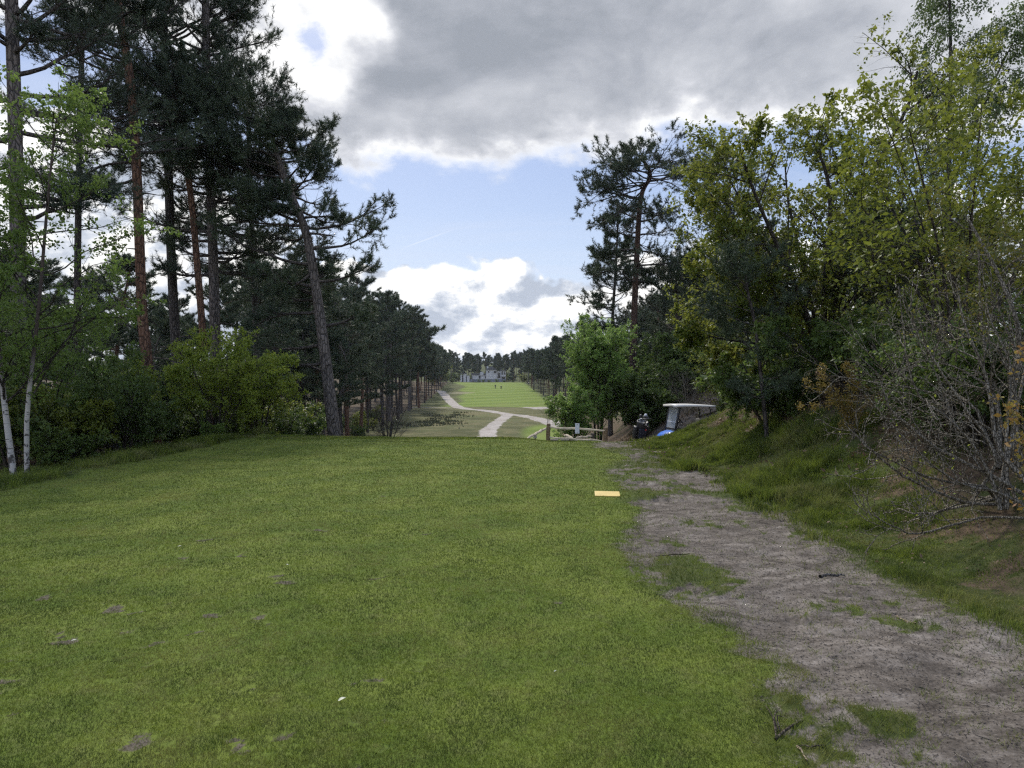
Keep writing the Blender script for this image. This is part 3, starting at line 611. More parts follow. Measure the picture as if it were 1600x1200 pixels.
near_pine(8, 'pine_tree', 'dark pine deep in the wood between the thick grey pine and the slender reddish one', [(120, 600), (122, 400), (126, 200), (130, 60)], 29, 16.5, .18, .08, .46, 3.0, dome, n1=44, n3=3, bare=8, bk=BARK_DARK, gap=.36)
near_pine(9, 'pine_tree', 'flat topped tall pine with a dark red trunk above the golf cart', [(989, 610), (990, 520), (994, 420), (1001, 310), (1016, 275), (1000, 243)], 38, 14.2, .25, .08, .46, 3.4, lambda h: (.5 + .5 * np.sin(np.clip(h, 0, 1) * 3.1) ** .7) * (1 - .45 * np.clip(h - .7, 0, 1) / .3), n1=52, n2=12, n3=4, per=3, up=.015, bk=bark('bark_dark_red', (.02, .015, .012), (.065, .04, .03), (.10, .06, .042)), bare=8, tuft=.18, nw=.026, el=(-.12, .22), azf=lambda a, h: 1 + .12 * np.where(np.cos(a) < 0, 1, -1) * (1 - h), gap=.37)
near_pine(10, 'pine_tree', 'slimmer pine with a conical crown behind the flat topped pine', [(955, 600), (957, 500), (962, 420), (966, 330)], 43, 11.8, .17, .05, .22, 3.0, cone, n1=54, n2=10, n3=4, bare=4, tuft=.19, nw=.027, el=(-.2, .4), gap=.33)
near_pine(11, 'pine_tree', 'dark pine whose top shows over the bronze green broadleaf tree', [(1135, 600), (1138, 400), (1140, 270)], 40, 14.0, .2, .07, .28, 3.6, dome, n1=62, n3=3, bare=6, tuft=.17, nw=.025, bk=BARK_DARK, gap=.32)
near_pine(12, 'pine_tree', 'dark full crowned pine between the flat topped pine and the bronze green tree', [(1062, 640), (1060, 540), (1056, 460)], 41, 7.6, .15, .05, .12, 2.8, dome, n1=44, n3=3, bare=4, tuft=.18, nw=.026, bk=BARK_DARK, gap=.3)
near_pine(13, 'young_pine', 'young dark green pine with drooping boughs in front of the bronze green tree', [(1192, 618), (1186, 560), (1178, 500), (1168, 455)], 13.2, 3.7, .045, .02, .15, 1.0, dome, n1=20, n2=10, n3=3, bare=0, tuft=.09, nw=.011, el=(.0, .8), bk=BARK_DARK)
near_pine(14, 'young_pine', 'young dark pine top poking up beside the trunks of the bronze green tree', [(1392, 600), (1388, 500), (1382, 420), (1376, 352)], 13.8, 4.9, .045, .015, .45, .9, dome, n1=16, n2=9, n3=3, bare=0, tuft=.09, nw=.011, el=(.0, .8), bk=BARK_DARK)

# ------------------------------------------------ broadleaf trees and shrubs near the tee
def stem_px(px, d, base=None):
    W = [px3(a, b, d) for a, b in px]
    if base is not None: W = [base] + W
    return W
rng = np.random.default_rng(31)
b0 = ground_at(22, 12.2); b0[2] = Hs(b0[:1], b0[1:2])[0][0] - .03      # birch pair with white stems
t = Tree(); d = 12.2
t1 = broad(rng, t, [stem_px([(8, 640), (0, 565), (-14, 430), (-22, 300)], d, b0)], [.056], [(22, .25, 1, .34, .9, .02, .16), (8, .2, 1, .45, .8, -.03, .2), (4, .2, 1, .5, .8, -.05, .2)], .060, 10, BIRCH, LEAF_BIRCH, .7, -.35, .4, twig=BARK_BROAD)
t.build('birch_sapling', 'birch sapling with the thicker white stem leaning outwards at the edge of the lawn', 'birch tree', b0)
t = Tree(); b1 = b0 + np.array([.14, .12, 0])
broad(rng, t, [stem_px([(42, 650), (52, 560), (62, 470), (74, 330), (84, 230), (90, 185)], d, b1)], [.044], [(27, .2, 1, .36, .9, .02, .16), (8, .2, 1, .45, .8, -.03, .2), (4, .2, 1, .5, .8, -.05, .2)], .060, 11, BIRCH, LEAF_BIRCH, .7, -.35, .4, twig=BARK_BROAD)
t.build('birch_sapling', 'taller white stemmed birch sapling growing straight up out of the shared base', 'birch tree', b1)

LEAF_YELLOW2 = leafmat('bright_shrub_leaves', [(0, (.085, .125, .016)), (.5, (.165, .22, .03)), (1, (.27, .31, .05))], .5)
def shrub(seed, name, label, cat, px, d, height, spread, nst, leaf, nleaf, lm, bk=BARK_BROAD, levels=None, r=.022, group=None, aspect=.62, keep=None, droop=-.15, flat=.7, lean=(0, 0)):
    rng = np.random.default_rng(seed); b = ground_at(px, d); b[2] = float(Hs(b[:1], b[1:2])[0][0]) - .03; st = []
    for k in range(nst):
        a = 2 * np.pi * (k + rng.random()) / nst; s = spread * rng.uniform(.35, 1); h = height * rng.uniform(.65, 1)
        e = b + np.array([math.cos(a) * s + lean[0], math.sin(a) * s + lean[1], h]); o = b + np.array([math.cos(a), math.sin(a), 0]) * .12
        st.append([o, o + (e - o) * .35 + np.array([0, 0, .12 * h]), o + (e - o) * .7 + np.array([0, 0, .08 * h]), e])
    t = Tree(); broad(rng, t, st, [r * rng.uniform(.7, 1.2) for _ in st], levels or [(9, .15, 1, .42, .9, .04, .15), (6, .2, 1, .5, .8, .03, .2)], leaf, nleaf, bk, lm, aspect, droop, flat, keep=keep, S=6, K=10)
    return t.build(name, label, cat, b, group)
L3 = [(9, .12, 1, .45, .9, .03, .15), (7, .15, 1, .5, .85, .02, .2), (3, .2, 1, .5, .8, .0, .2)]
shrub(41, 'shrub', 'bright yellow green shrub at the edge of the lawn under the tall pines', 'shrub', 335, 19.2, 3.0, 1.75, 10, .075, 8, LEAF_YELLOW2, levels=L3)
shrub(42, 'shrub', 'yellow green bush behind the bright shrub, near the leaning pine', 'shrub', 405, 22, 2.6, 1.1, 8, .08, 7, LEAF_YELLOW2, levels=L3)
shrub(43, 'shrub', 'dark green leafy shrub between the birch saplings and the bright yellow green shrub', 'shrub', 190, 16.0, 2.1, 1.5, 9, .07, 5, LEAF_DARK, levels=L3)
shrub(44, 'shrub', 'low green bush with pale leaf tips just beyond the birch saplings', 'shrub', 118, 14.6, 1.5, 1.1, 8, .07, 4, LEAF_YELLOW, levels=L3)
shrub(45, 'shrub', 'tall leafy green bush behind the birch saplings', 'shrub', 60, 16.5, 3.6, 1.7, 9, .075, 5, LEAF_BIRCH, levels=L3)
shrub(46, 'shrub', 'dark bush in the shade of the wood behind the slender reddish pine', 'shrub', 225, 21, 2.7, 1.6, 8, .08, 5, LEAF_DARK, levels=L3)
shrub(47, 'shrub', 'thin leafy sprig at the lawn edge under the bright yellow green shrub', 'shrub', 333, 18.2, .5, .25, 5, .07, 3, LEAF_BIRCH, r=.008)
shrub(48, 'shrub', 'dark green bush beside the foot of the leaning pine', 'shrub', 462, 25.5, 1.9, 1.2, 7, .085, 4, LEAF_DARK, levels=L3)

# the big bronze green tree on the bank
rng = np.random.default_rng(51); d = 15.0; bb = ground_at(1290, d); bb[2] -= .05
t = Tree()
def S(px, dy=0, dd=d): return [bb + np.array([.02 * len(px), .0, 0])] + [px3(a, b, dd + dy * (k + 1) / len(px)) for k, (a, b) in enumerate(px)]
stems = [S([(1287, 520), (1290, 430), (1297, 330), (1290, 270), (1272, 225)]), S([(1296, 520), (1312, 420), (1340, 320), (1385, 230), (1420, 160), (1432, 112)], -.6), S([(1275, 530), (1240, 440), (1190, 330), (1165, 265), (1158, 238)], -1),
         S([(1270, 540), (1225, 480), (1165, 420), (1110, 385)], .8), S([(1300, 540), (1345, 450), (1400, 370), (1460, 310)], .6), S([(1280, 530), (1255, 420), (1232, 320), (1226, 258)], 1.6), S([(1294, 520), (1330, 400), (1350, 310), (1348, 248)], 1.8), S([(1265, 560), (1200, 540), (1130, 530), (1085, 520)], -.5),
         S([(1262, 540), (1205, 450), (1150, 360), (1100, 290)], 0), S([(1272, 530), (1215, 420), (1150, 300), (1120, 252)], .9), S([(1268, 545), (1215, 500), (1150, 470), (1085, 450)], -1.0), S([(1296, 520), (1360, 420), (1420, 290), (1450, 230)], 1.2)]
broad(rng, t, stems, [.085, .08, .065, .05, .06, .06, .06, .045, .05, .05, .045, .05], [(14, .25, 1, .40, .85, .02, .14), (9, .15, 1, .46, .8, .02, .18), (4, .15, 1, .5, .8, .0, .2)], .082, 7, BARK_BROAD, LEAF_BRONZE, .64, -.2, .8, keep=lambda p, r: (fbm(p[:, 0] * 1.0 + p[:, 2] * .5, p[:, 1] - p[:, 2] * .7, .9, 2, 4) > .2))
t.build('broadleaf_tree', 'large spreading bronze green broadleaf tree with dark stems on top of the bank', 'broadleaf tree', bb)
# leafy tree at the edge of the frame
rng = np.random.default_rng(52); d = 7.0; b = ground_at(1592, d); b[2] -= .04; t = Tree()
broad(rng, t, [[b, px3(1588, 690, d), px3(1583, 600, d), px3(1592, 520, d), px3(1560, 430, d + .3), px3(1510, 340, d + .6)], [px3(1583, 605, d), px3(1610, 500, d), px3(1640, 400, d), px3(1650, 290, d - .2)], [b + np.array([-.1, .15, 0]), px3(1560, 640, d + .4), px3(1535, 520, d + .8), px3(1528, 380, d + 1.2)]],
      [.042, .028, .03], [(9, .4, 1, .4, .85, .02, .15), (7, .3, 1, .5, .85, .0, .18), (4, .3, 1, .5, .8, -.04, .2)], .036, 5, BARK_TWIG, LEAF_EDGE, .6, -.25, .6, keep=lambda p, r: p[:, 2] > 2.3 - .6 * r.random(len(p)))
t.build('broadleaf_tree', 'slim grey stemmed tree with yellow green leaves standing among bare twigs', 'broadleaf tree', b)
for sd, px, d, h, sp, lab, lm in [(53, 1500, 10.5, 4.2, 2.2, 'tall leafy yellow green bush behind the bare grey twigs', LEAF_YELLOW), (54, 1440, 17.5, 4.0, 2.4, 'broad green bush filling the gap beside the bronze green tree', LEAF_YELLOW), (55, 1590, 13.0, 3.7, 2.3, 'high green thicket behind the slim grey stemmed tree', LEAF_BRONZE),
                               (56, 1148, 26.5, 4.2, 2.0, 'bright yellow green bush on the bank above the cart roof', LEAF_YELLOW), (57, 1330, 12.5, 1.5, 1.4, 'low dark bush under the bronze green tree', LEAF_DARK), (58, 1200, 14.2, 1.1, 1.2, 'low spreading green bush at the foot of the young pine', LEAF_DARK), (59, 1450, 9.2, 1.3, 1.1, 'low dark thicket behind the bare twigs', LEAF_DARK), (60, 1540, 7.9, 1.2, 1.0, 'dark low bush behind the base of the bare shrub', LEAF_DARK)]:
    shrub(sd, 'shrub', lab, 'shrub', px, d, h, sp, 10, .075 if d > 10 else .055, 5 if d < 16 else 4, lm, levels=L3)
# weeping birch behind
rng = np.random.default_rng(61); d = 25; b = ground_at(1480, d); t = Tree()
st = [[b, px3(1478, 420, d), px3(1482, 250, d), px3(1484, 90, d), px3(1480, -60, d)], [px3(1482, 300, d), px3(1520, 200, d), px3(1560, 110, d), px3(1585, 60, d)]]
P = np.stack([spline(s, 14) for s in st]); Rr = np.array([.13, .07])[:, None] * np.linspace(1, .25, 14)[None]
t.put('trunk', tubes(P, Rr, 8), BARK_DARK, True)
P1, R1, *_ = grow(rng, P, Rr, [30, 18], .35, 1, lambda u, pl: 2.3 - 1.2 * u, .75, .2, up=.03, wig=.12, K=7, rs=.4, rend=.25)
P2, R2, *_ = grow(rng, P1, R1, 9, .25, 1, lambda u, pl: .9 + 0 * u, 1.0, .3, up=-.34, wig=.1, K=7, rs=.5, rend=.4)
P3, R3, *_ = grow(rng, P2, R2, 3, .1, .9, lambda u, pl: .6 + 0 * u, .5, .2, up=-.4, wig=.08, K=5, rs=.6, rend=.5)
for q in (P1, R1), (P2, R2), (P3, R3): t.put('branches', tubes(*q, 3), BARK_DARK)
pos, ax = along(rng, P3, 15, .1, 1); p2, a2 = along(rng, P2, 14, .3, 1); pos = np.concatenate([pos, p2]); ax = np.concatenate([ax, a2])
t.put('crown', leaves(rng, pos, ax, .095, .6, -.8, .2, jit=.06), LEAF_WEEP)
t.build('birch_tree', 'tall weeping birch with hanging leafy strands behind the bronze green tree', 'birch tree', b)
# light green young birches by the fence
shrub(71, 'young_birch', 'dense light green young birch behind the wooden fence', 'birch tree', 935, 32, 5.8, 1.05, 12, .085, 10, LEAF_SPRING, levels=[(14, .12, 1, .36, .8, .05, .14), (7, .15, 1, .5, .8, .03, .2), (3, .2, 1, .5, .8, 0, .2)], r=.03)
shrub(72, 'young_birch', 'smaller light green bush right beside the wooden fence', 'birch tree', 893, 30, 2.6, .8, 8, .08, 8, LEAF_SPRING, levels=L3)
shrub(73, 'shrub', 'dark evergreen bush behind the golf bag', 'shrub', 1008, 31, 2.6, 1.3, 10, .11, 6, LEAF_DARK, levels=L3)
shrub(74, 'shrub', 'dull green bush behind the roof of the golf cart', 'shrub', 1065, 34, 3.0, 1.7, 10, .12, 4, LEAF_DARK, levels=L3)
shrub(75, 'bare_bush', 'brown leafless bush behind the golf cart', 'shrub', 1075, 29, 1.9, 1.3, 12, 0, 1, LEAF_DARK, bk=BARK_TWIG, levels=L3, r=.016)
shrub(76, 'bare_bush', 'dark leafless twiggy bush standing in the valley before the pine trunks', 'shrub', 606, 58, 5.2, 2.2, 9, 0, 1, LEAF_DARK, bk=BARK_DARK, levels=L3, r=.05)
shrub(77, 'bare_sapling', 'thin leafless sapling behind the end post of the wooden fence', 'sapling', 862, 27, 2.4, .35, 2, 0, 1, LEAF_DARK, bk=BARK_DARK, levels=[(6, .3, 1, .4, .7, .05, .15), (4, .3, 1, .4, .7, .05, .2)], r=.014)

# the grey leafless shrub leaning over the bank
rng = np.random.default_rng(81); d = 6.4; b = ground_at(1592, d); b[2] -= .03; t = Tree()
tips = [((1540, 740), (1450, 690), (1390, 640), (1376, 600)), ((1530, 760), (1440, 740), (1360, 700), (1320, 660)), ((1520, 790), (1440, 770), (1370, 735), (1345, 715)), ((1550, 720), (1500, 640), (1440, 540), (1402, 470)), ((1560, 700), (1540, 600), (1510, 530), (1488, 470)),
        ((1540, 730), (1480, 660), (1420, 600), (1398, 440)), ((1550, 780), (1480, 790), (1420, 800), (1395, 790)), ((1570, 680), (1545, 600), (1490, 560), (1430, 545)), ((1575, 650), (1570, 560), (1545, 500), (1530, 420)), ((1545, 750), (1490, 690), (1460, 610), (1410, 520)), ((1555, 770), (1500, 750), (1430, 690), (1350, 600)), ((1560, 720), (1520, 640), (1480, 620), (1300, 590)), ((1580, 700), (1600, 600), (1620, 500), (1640, 400)), ((1530, 810), (1450, 830), (1400, 815), (1372, 790))]
stems = []
for q in tips:
    dd = rng.uniform(-.55, .9); stems.append([b + rng.normal(0, .22, 3) * np.array([1, 1, .1])] + [px3(a, c, d + dd * (k + 1) / 4) for k, (a, c) in enumerate(q)])
P = np.stack([spline(s, 14) for s in stems]); Rr = rng.uniform(.014, .027, len(P))[:, None] * np.linspace(1, .25, 14)[None]
P[:, 2:] += np.cumsum(rng.normal(0, .012, P[:, 2:].shape), 1)
t.put('stems', tubes(P, Rr, 6), BARK_TWIG, True)
P1, R1, *_ = grow(rng, P, Rr, 9, .25, .98, lambda u, pl: pl * (.34 - .18 * u), .75, .3, up=.05, wig=.2, K=7, rs=.6, rend=.35)
P2, R2, *_ = grow(rng, P1, R1, 4, .15, 1, lambda u, pl: pl * .42, .85, .3, up=.05, wig=.24, K=5, rs=.6, rend=.5)
P3, R3, *_ = grow(rng, P2, R2, 2, .2, 1, lambda u, pl: pl * .5, .85, .3, up=.03, wig=.24, K=4, rs=.7, rend=.6)
for q in (P1, np.maximum(R1, .004)), (P2, np.maximum(R2, .0028)), (P3, np.maximum(R3, .0022)): t.put('twigs', tubes(*q, 4), BARK_TWIG)
p2, a2 = along(rng, P2, 1, .7, 1); kk = rng.random(len(p2)) < .3; t.put('leaves', leaves(rng, p2[kk], a2[kk], .028, .55, 0, .3), LEAF_YELLOW2)
t.build('bare_shrub', 'nearly leafless shrub with arching grey brown twigs leaning over the bank towards the path', 'shrub', b)
shrub(82, 'bare_bush', 'leafless bush of thin upright grey brown twigs on the bank beyond the arching shrub', 'shrub', 1475, 8.3, 1.75, 1.5, 13, 0, 1, LEAF_DARK, bk=BARK_TWIG, levels=[(8, .2, 1, .42, .7, .04, .2), (5, .2, 1, .45, .8, .03, .24), (2, .2, 1, .5, .8, .02, .24)], r=.015, lean=(-.45, -.1))
# sprays of bronze buds and rust leaves
def spray(seed, name, label, px, d, tips, leaf, lm, n=10, asp=.5):
    rng = np.random.default_rng(seed); b = ground_at(px, d); b[2] -= .02; t = Tree()
    broad(rng, t, [[b, px3(*q[0], d), px3(*q[1], d)] for q in tips], [.008] * len(tips), [(11, .1, 1, .13, .7, .04, .15), (3, .2, 1, .45, .7, .03, .2)], leaf, n, BARK_TWIG, lm, asp, 0, .2, K=8, S=5, stempart='stems', leafpart='leaves')
    return t.build(name, label, 'shrub', b)
spray(91, 'budding_bush', 'small bush with bronze buds on upright twigs in front of the dark undergrowth', 1335, 10.3, [((1305, 620), (1284, 570)), ((1315, 625), (1256, 596)), ((1330, 600), (1322, 572)), ((1345, 610), (1395, 590)), ((1320, 640), (1250, 632)), ((1350, 640), (1400, 620)), ((1330, 630), (1335, 580))], .034, LEAF_BUD, 11)
spray(92, 'rust_leaved_bush', 'sparse sprig with orange rust leaves among the bare twigs', 1615, 5.6, [((1600, 720), (1560, 610)), ((1605, 700), (1596, 640)), ((1606, 690), (1585, 655)), ((1610, 600), (1600, 560))], .04, LEAF_RUST, 2, .6)
# ---------------------------------------------------------------- forest trees: a few built kinds, each stood many times
def proto_pine(seed, h, c0, Lmax, prof, n1, n2, n3, per, tuft, nn, nw, bk, nd=NEEDLE_FAR, lean=.4, el=(-.1, .7), S=6, bare=8):
    rng = np.random.default_rng(seed); t = Tree()
    pts = [np.array([0, 0, 0])] + [np.array([rng.normal(0, lean) * q, rng.normal(0, lean) * q, h * q]) for q in (.35, .7, 1)]
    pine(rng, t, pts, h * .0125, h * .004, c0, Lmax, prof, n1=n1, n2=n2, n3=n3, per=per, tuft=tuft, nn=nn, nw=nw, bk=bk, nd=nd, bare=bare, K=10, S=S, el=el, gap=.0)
    t.p['trunk'][0] += t.p.pop('branches')[0]
    return t
def dims(t): return t
class Stand:
    """Copies of built trees, sharing their meshes."""
    def __init__(s, name, protos, cat): s.name, s.protos, s.cat, s.roots = name, protos, cat, [None] * len(protos)
    def put(s, k, loc, rz, sc, label, group):
        k %= len(s.protos); S3 = sc if np.ndim(sc) else (sc, sc, sc)
        if s.roots[k] is None:
            r = s.protos[k].build(s.name, label, s.cat, (0, 0, 0), group, world=False); r.location = loc; r.rotation_euler = (0, 0, rz); r.scale = S3; s.roots[k] = r; return r
        return copy_tree(s.roots[k], loc, rz, S3, label, group)
def scatter(rng, n, gen, dmin):
    pts = []
    for _ in range(n * 40):
        if len(pts) >= n: break
        p = gen(rng)
        if p is not None and all((p[0] - q[0]) ** 2 + (p[1] - q[1]) ** 2 > dmin ** 2 for q in pts): pts.append(p)
    return pts
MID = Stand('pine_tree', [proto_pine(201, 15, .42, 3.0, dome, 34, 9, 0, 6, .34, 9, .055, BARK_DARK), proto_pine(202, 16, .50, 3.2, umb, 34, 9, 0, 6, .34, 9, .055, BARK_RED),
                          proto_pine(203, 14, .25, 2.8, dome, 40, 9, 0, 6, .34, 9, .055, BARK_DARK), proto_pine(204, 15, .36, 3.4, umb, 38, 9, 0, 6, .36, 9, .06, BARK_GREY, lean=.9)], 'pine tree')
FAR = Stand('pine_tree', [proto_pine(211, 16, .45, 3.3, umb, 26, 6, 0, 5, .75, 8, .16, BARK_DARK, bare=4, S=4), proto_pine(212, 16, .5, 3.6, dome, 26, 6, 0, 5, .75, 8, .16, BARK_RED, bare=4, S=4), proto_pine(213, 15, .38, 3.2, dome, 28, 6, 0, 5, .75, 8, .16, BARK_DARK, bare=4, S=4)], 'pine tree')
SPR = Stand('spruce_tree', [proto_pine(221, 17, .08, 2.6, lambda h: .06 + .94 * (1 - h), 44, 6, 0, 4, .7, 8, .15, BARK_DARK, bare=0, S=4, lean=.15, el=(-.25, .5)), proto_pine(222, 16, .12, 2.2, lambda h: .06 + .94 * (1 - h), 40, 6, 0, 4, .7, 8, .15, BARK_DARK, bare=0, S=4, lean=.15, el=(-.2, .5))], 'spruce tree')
rng = np.random.default_rng(300)
def place(stand, pts, hgt, label, group, h0=15.5, var=.18, k=None):
    for j, (x, y) in enumerate(pts):
        h = hgt(x, y) if callable(hgt) else hgt
        s = h / h0 * rng.uniform(1 - var, 1 + var); w = s * rng.uniform(.9, 1.2)
        stand.put(j if k is None else k[j % len(k)], (x, y, hz(x, y) - .1), rng.uniform(0, 6.28), (w, w, s), label, group)
# wood behind the near pines
def g1(r): d = r.uniform(31, 78); px = r.uniform(-40, 455); return ((px - 800) / F * d, d)
P = scatter(rng, 26, g1, 3.8)
place(MID, P, lambda x, y: EYE + (595 - np.interp(x / y * F + 800, [0, 110, 330, 400], [440, 470, 475, 440])) / F * y - hz(x, y) + .3, 'dark pine deep in the wood behind the tall pines beside the tee', 'dark pines in the wood behind the tall pines')
# wood behind the bronze green tree
def g2(r): d = r.uniform(34, 66); px = r.uniform(1030, 1660); return ((px - 800) / F * d, d)
place(MID, scatter(rng, 28, g2, 3.2), lambda x, y: EYE + (595 - np.interp(x / y, [.24, .4], [455, 380])) / F * y - hz(x, y), 'pine in the dark wood behind the bronze green tree and the golf cart', 'pines in the wood behind the bronze green tree')
place(MID, scatter(rng, 12, lambda r: (lambda d, px: ((px - 800) / F * d, d))(r.uniform(52, 80), r.uniform(425, 545)), 3.5), lambda x, y: EYE + (595 - 462) / F * y - hz(x, y), 'dark pine in the gap between the leaning grey pine and the fairway pines', 'dark pines past the leaning grey pine')
# the wood's edge along the fairway: a few with their own place first
for k, (px, py, d, top, lab) in enumerate([(563, 680, 82, 448, 'thin pine with a long bare trunk, first past the leaning grey pine'), (574, 662, 88, 470, 'slender bare trunked pine close behind the first fairway pine'), (606, 640, 112, 462, 'pine with twisted bare boughs and a dark crown behind the leafless valley bush'), (622, 640, 118, 470, 'tall bushy crowned pine beside the pine with twisted bare boughs')]):
    p = ground_at(px, d); h = EYE - (top - 595) / F * d - p[2]; MID.put(k + 1, p, 1.3 * k, (h / 15.5,) * 3, lab, None)
edge = lambda d: -17.6 - .052 * (d - 75)
pts = []
for row in range(4):
    d = 62 + row * 3
    while d < 345:
        x = edge(d) - row * (4.2 + .004 * d) - rng.uniform(0, 2.6)
        if (x / d * F + 800 > 400) and all((x - q[0]) ** 2 + (d - q[1]) ** 2 > 9 for q in pts) and not (row == 0 and d < 100 and rng.random() < .5): pts.append((x, d))
        d += rng.uniform(5.5, 10.0) * (1 + row * .2) * (1 + d / 420)
LB = 'pine in the row of tall pines along the cart track side of the far fairway'; GB = 'pines along the track side of the fairway'
place(MID, [p for p in pts if p[1] < 150], lambda x, y: np.interp(y, [60, 110, 150], [16, 18.5, 19.5]), LB, GB); place(FAR, [p for p in pts if p[1] >= 150], lambda x, y: np.interp(y, [150, 200, 250, 300, 350], [19, 17, 14.5, 12.5, 12]), LB, GB)
redge = lambda d: 11.5 - .030 * (d - 165)
pts = []
for row in range(4):
    d = 168 + row * 4
    while d < 350:
        pts.append((redge(d) + row * 5.5 + rng.uniform(0, 3), d)); d += rng.uniform(8, 15)
LB = 'pine in the wood edge across the fairway from the cart track'; GB = 'pines across the fairway from the track'
place(FAR, pts, lambda x, y: np.interp(y, [165, 300], [14.5, 12.5]), LB, GB)
def g3(r): d = r.uniform(70, 170); px = r.uniform(885, 1120); return ((px - 800) / F * d, d)
place(MID, scatter(rng, 24, g3, 5), lambda x, y: EYE + (595 - np.interp(x / y, [.08, .2, .3], [535, 480, 440])) / F * y - hz(x, y), 'pine standing between the light green young birch and the far fairway', 'pines beyond the light green young birch')
# far wooded hill behind the house
pts = []
for row in range(5):
    x = -58 + rng.uniform(0, 4)
    while x < 58:
        pts.append((x + rng.normal(0, 1), 402 + row * 24 + rng.uniform(-6, 6))); x += rng.uniform(4.8, 8.5) * (1 + .06 * row)
place(FAR, [p for q, p in enumerate(pts) if q % 2], lambda x, y: EYE + (595 - 558 + 4 * (abs(x + 10) > 28)) / F * y - hz(x, y), 'small dark pine on the far wooded hill behind the white house', 'pines on the far wooded hill', var=.14)
place(SPR, [p for q, p in enumerate(pts) if q % 2 == 0], lambda x, y: EYE + (595 - 557) / F * y - hz(x, y), 'small pointed spruce on the far wooded hill behind the white house', 'spruces on the far wooded hill', h0=16.5, var=.14)
# pines standing in front of and beside the house, single trees on the fairway edge
for x, y, h in [(-29, 372, 13), (-24, 378, 15), (-21, 366, 12), (-6.5, 372, 12.5), (-3.2, 374, 13.5), (1.2, 372, 15), (4.2, 366, 14), (7.5, 360, 15), (-33, 368, 15), (-36, 360, 16), (11, 362, 16)]:
    FAR.put(int(rng.integers(3)), (x, y, hz(x, y)), rng.uniform(0, 6), (h / 16 * .85, h / 16 * .85, h / 16), 'dark pine standing in the garden around the white house', 'pines around the white house')
p = ground_at(834, 262); FAR.put(2, p, .4, (1.25, 1.25, .95), 'broad crowned pine standing out from the wood onto the fairway', None)
p = ground_at(868, 176); FAR.put(0, p, 2.0, (.9, .9, 1.05), 'lone tall trunked pine at the near corner of the fairway wood', None)
# leafy bushes
def proto_bush(seed, h, sp, n, leaf, lm, levels=L3, nl=4):
    rng = np.random.default_rng(seed); st = []
    for k in range(n):
        a = 6.283 * (k + rng.random()) / n; s = sp * rng.uniform(.3, 1); e = np.array([math.cos(a) * s, math.sin(a) * s, h * rng.uniform(.6, 1)]); o = np.array([math.cos(a), math.sin(a), 0]) * .1
        st.append([o, o + (e - o) * .4 + np.array([0, 0, .1 * h]), e])
    t = Tree(); broad(rng, t, st, [.03] * n, levels, leaf, nl, BARK_BROAD, lm, .65, -.1, .6, K=8, S=5)
    t.p['stems'] = t.p.pop('trunk'); t.p['stems'][0] += t.p.pop('branches')[0]
    return t
LV = [(8, .15, 1, .45, .9, .03, .15), (6, .2, 1, .5, .85, .02, .2)]
BUSH = Stand('bush', [proto_bush(231, 2.2, 1.5, 8, .12, LEAF_DARK, LV, 11), proto_bush(232, 1.8, 1.6, 9, .12, LEAF_DARK, LV, 11), proto_bush(233, 2.4, 1.4, 8, .12, LEAF_YELLOW, LV, 10)], 'bush')
def gb(a, b, d0, d1):
    def f(r): d = r.uniform(d0, d1); px = r.uniform(a, b); return ((px - 800) / F * d, d)
    return f
def bushes(pts, lab, grp, h=1.0, k=(0, 1, 0, 1, 2)):
    for j, (x, y) in enumerate(pts):
        s = h * rng.uniform(.7, 1.35); BUSH.put(k[j % len(k)], (x, y, hz(x, y) - .05), rng.uniform(0, 6.28), (s * 1.1, s * 1.1, s), lab, grp)
bushes(scatter(rng, 34, gb(-30, 470, 23, 44), 1.5), 'leafy undergrowth bush in the wood behind the birch saplings', 'undergrowth bushes behind the birch saplings', 1.1)
bushes(scatter(rng, 16, gb(-60, 215, 13.8, 22), 1.3), 'leafy bush along the shady edge of the lawn', 'bushes along the lawn edge', .62, (0, 1, 2, 0, 1))
bushes(scatter(rng, 26, gb(1130, 1640, 19, 34), 1.5), 'leafy undergrowth bush on the dune behind the bronze green tree', 'undergrowth bushes behind the bronze green tree', 1.15)
bushes(scatter(rng, 26, gb(1000, 1140, 31, 46), 1.5), 'dark bush in the hollow behind the golf cart', 'bushes in the hollow behind the golf cart', 1.1, (0, 1))
bushes(scatter(rng, 34, gb(400, 600, 62, 120), 2.5), 'low bush on the floor of the pine wood along the track', 'low bushes among the fairway pines', .75, (0, 1, 2))
bushes(scatter(rng, 30, gb(690, 850, 396, 440), 2.5), 'dark undergrowth bush among the small pines on the far wooded hill', 'undergrowth bushes on the far wooded hill', 1.7, (0, 1))
bushes([(-32, 300), (-35.5, 306)], 'small light green tree at the bend of the cart track', 'light green trees at the bend of the track', 3.0, (2,))
bushes([(-17, 352), (-12, 355), (-8, 356), (-4, 354), (-15, 357), (0.5, 352)], 'dark bush in the hedge in front of the white house', 'bushes in front of the white house', .75, (0, 1))
bushes([(-29.5, 338)], 'round dark bush standing alone on the far end of the fairway', None, 1.1, (1,))
bushes([(5.5, 345)], 'light green bush beside the white house', None, 2.4, (2,))
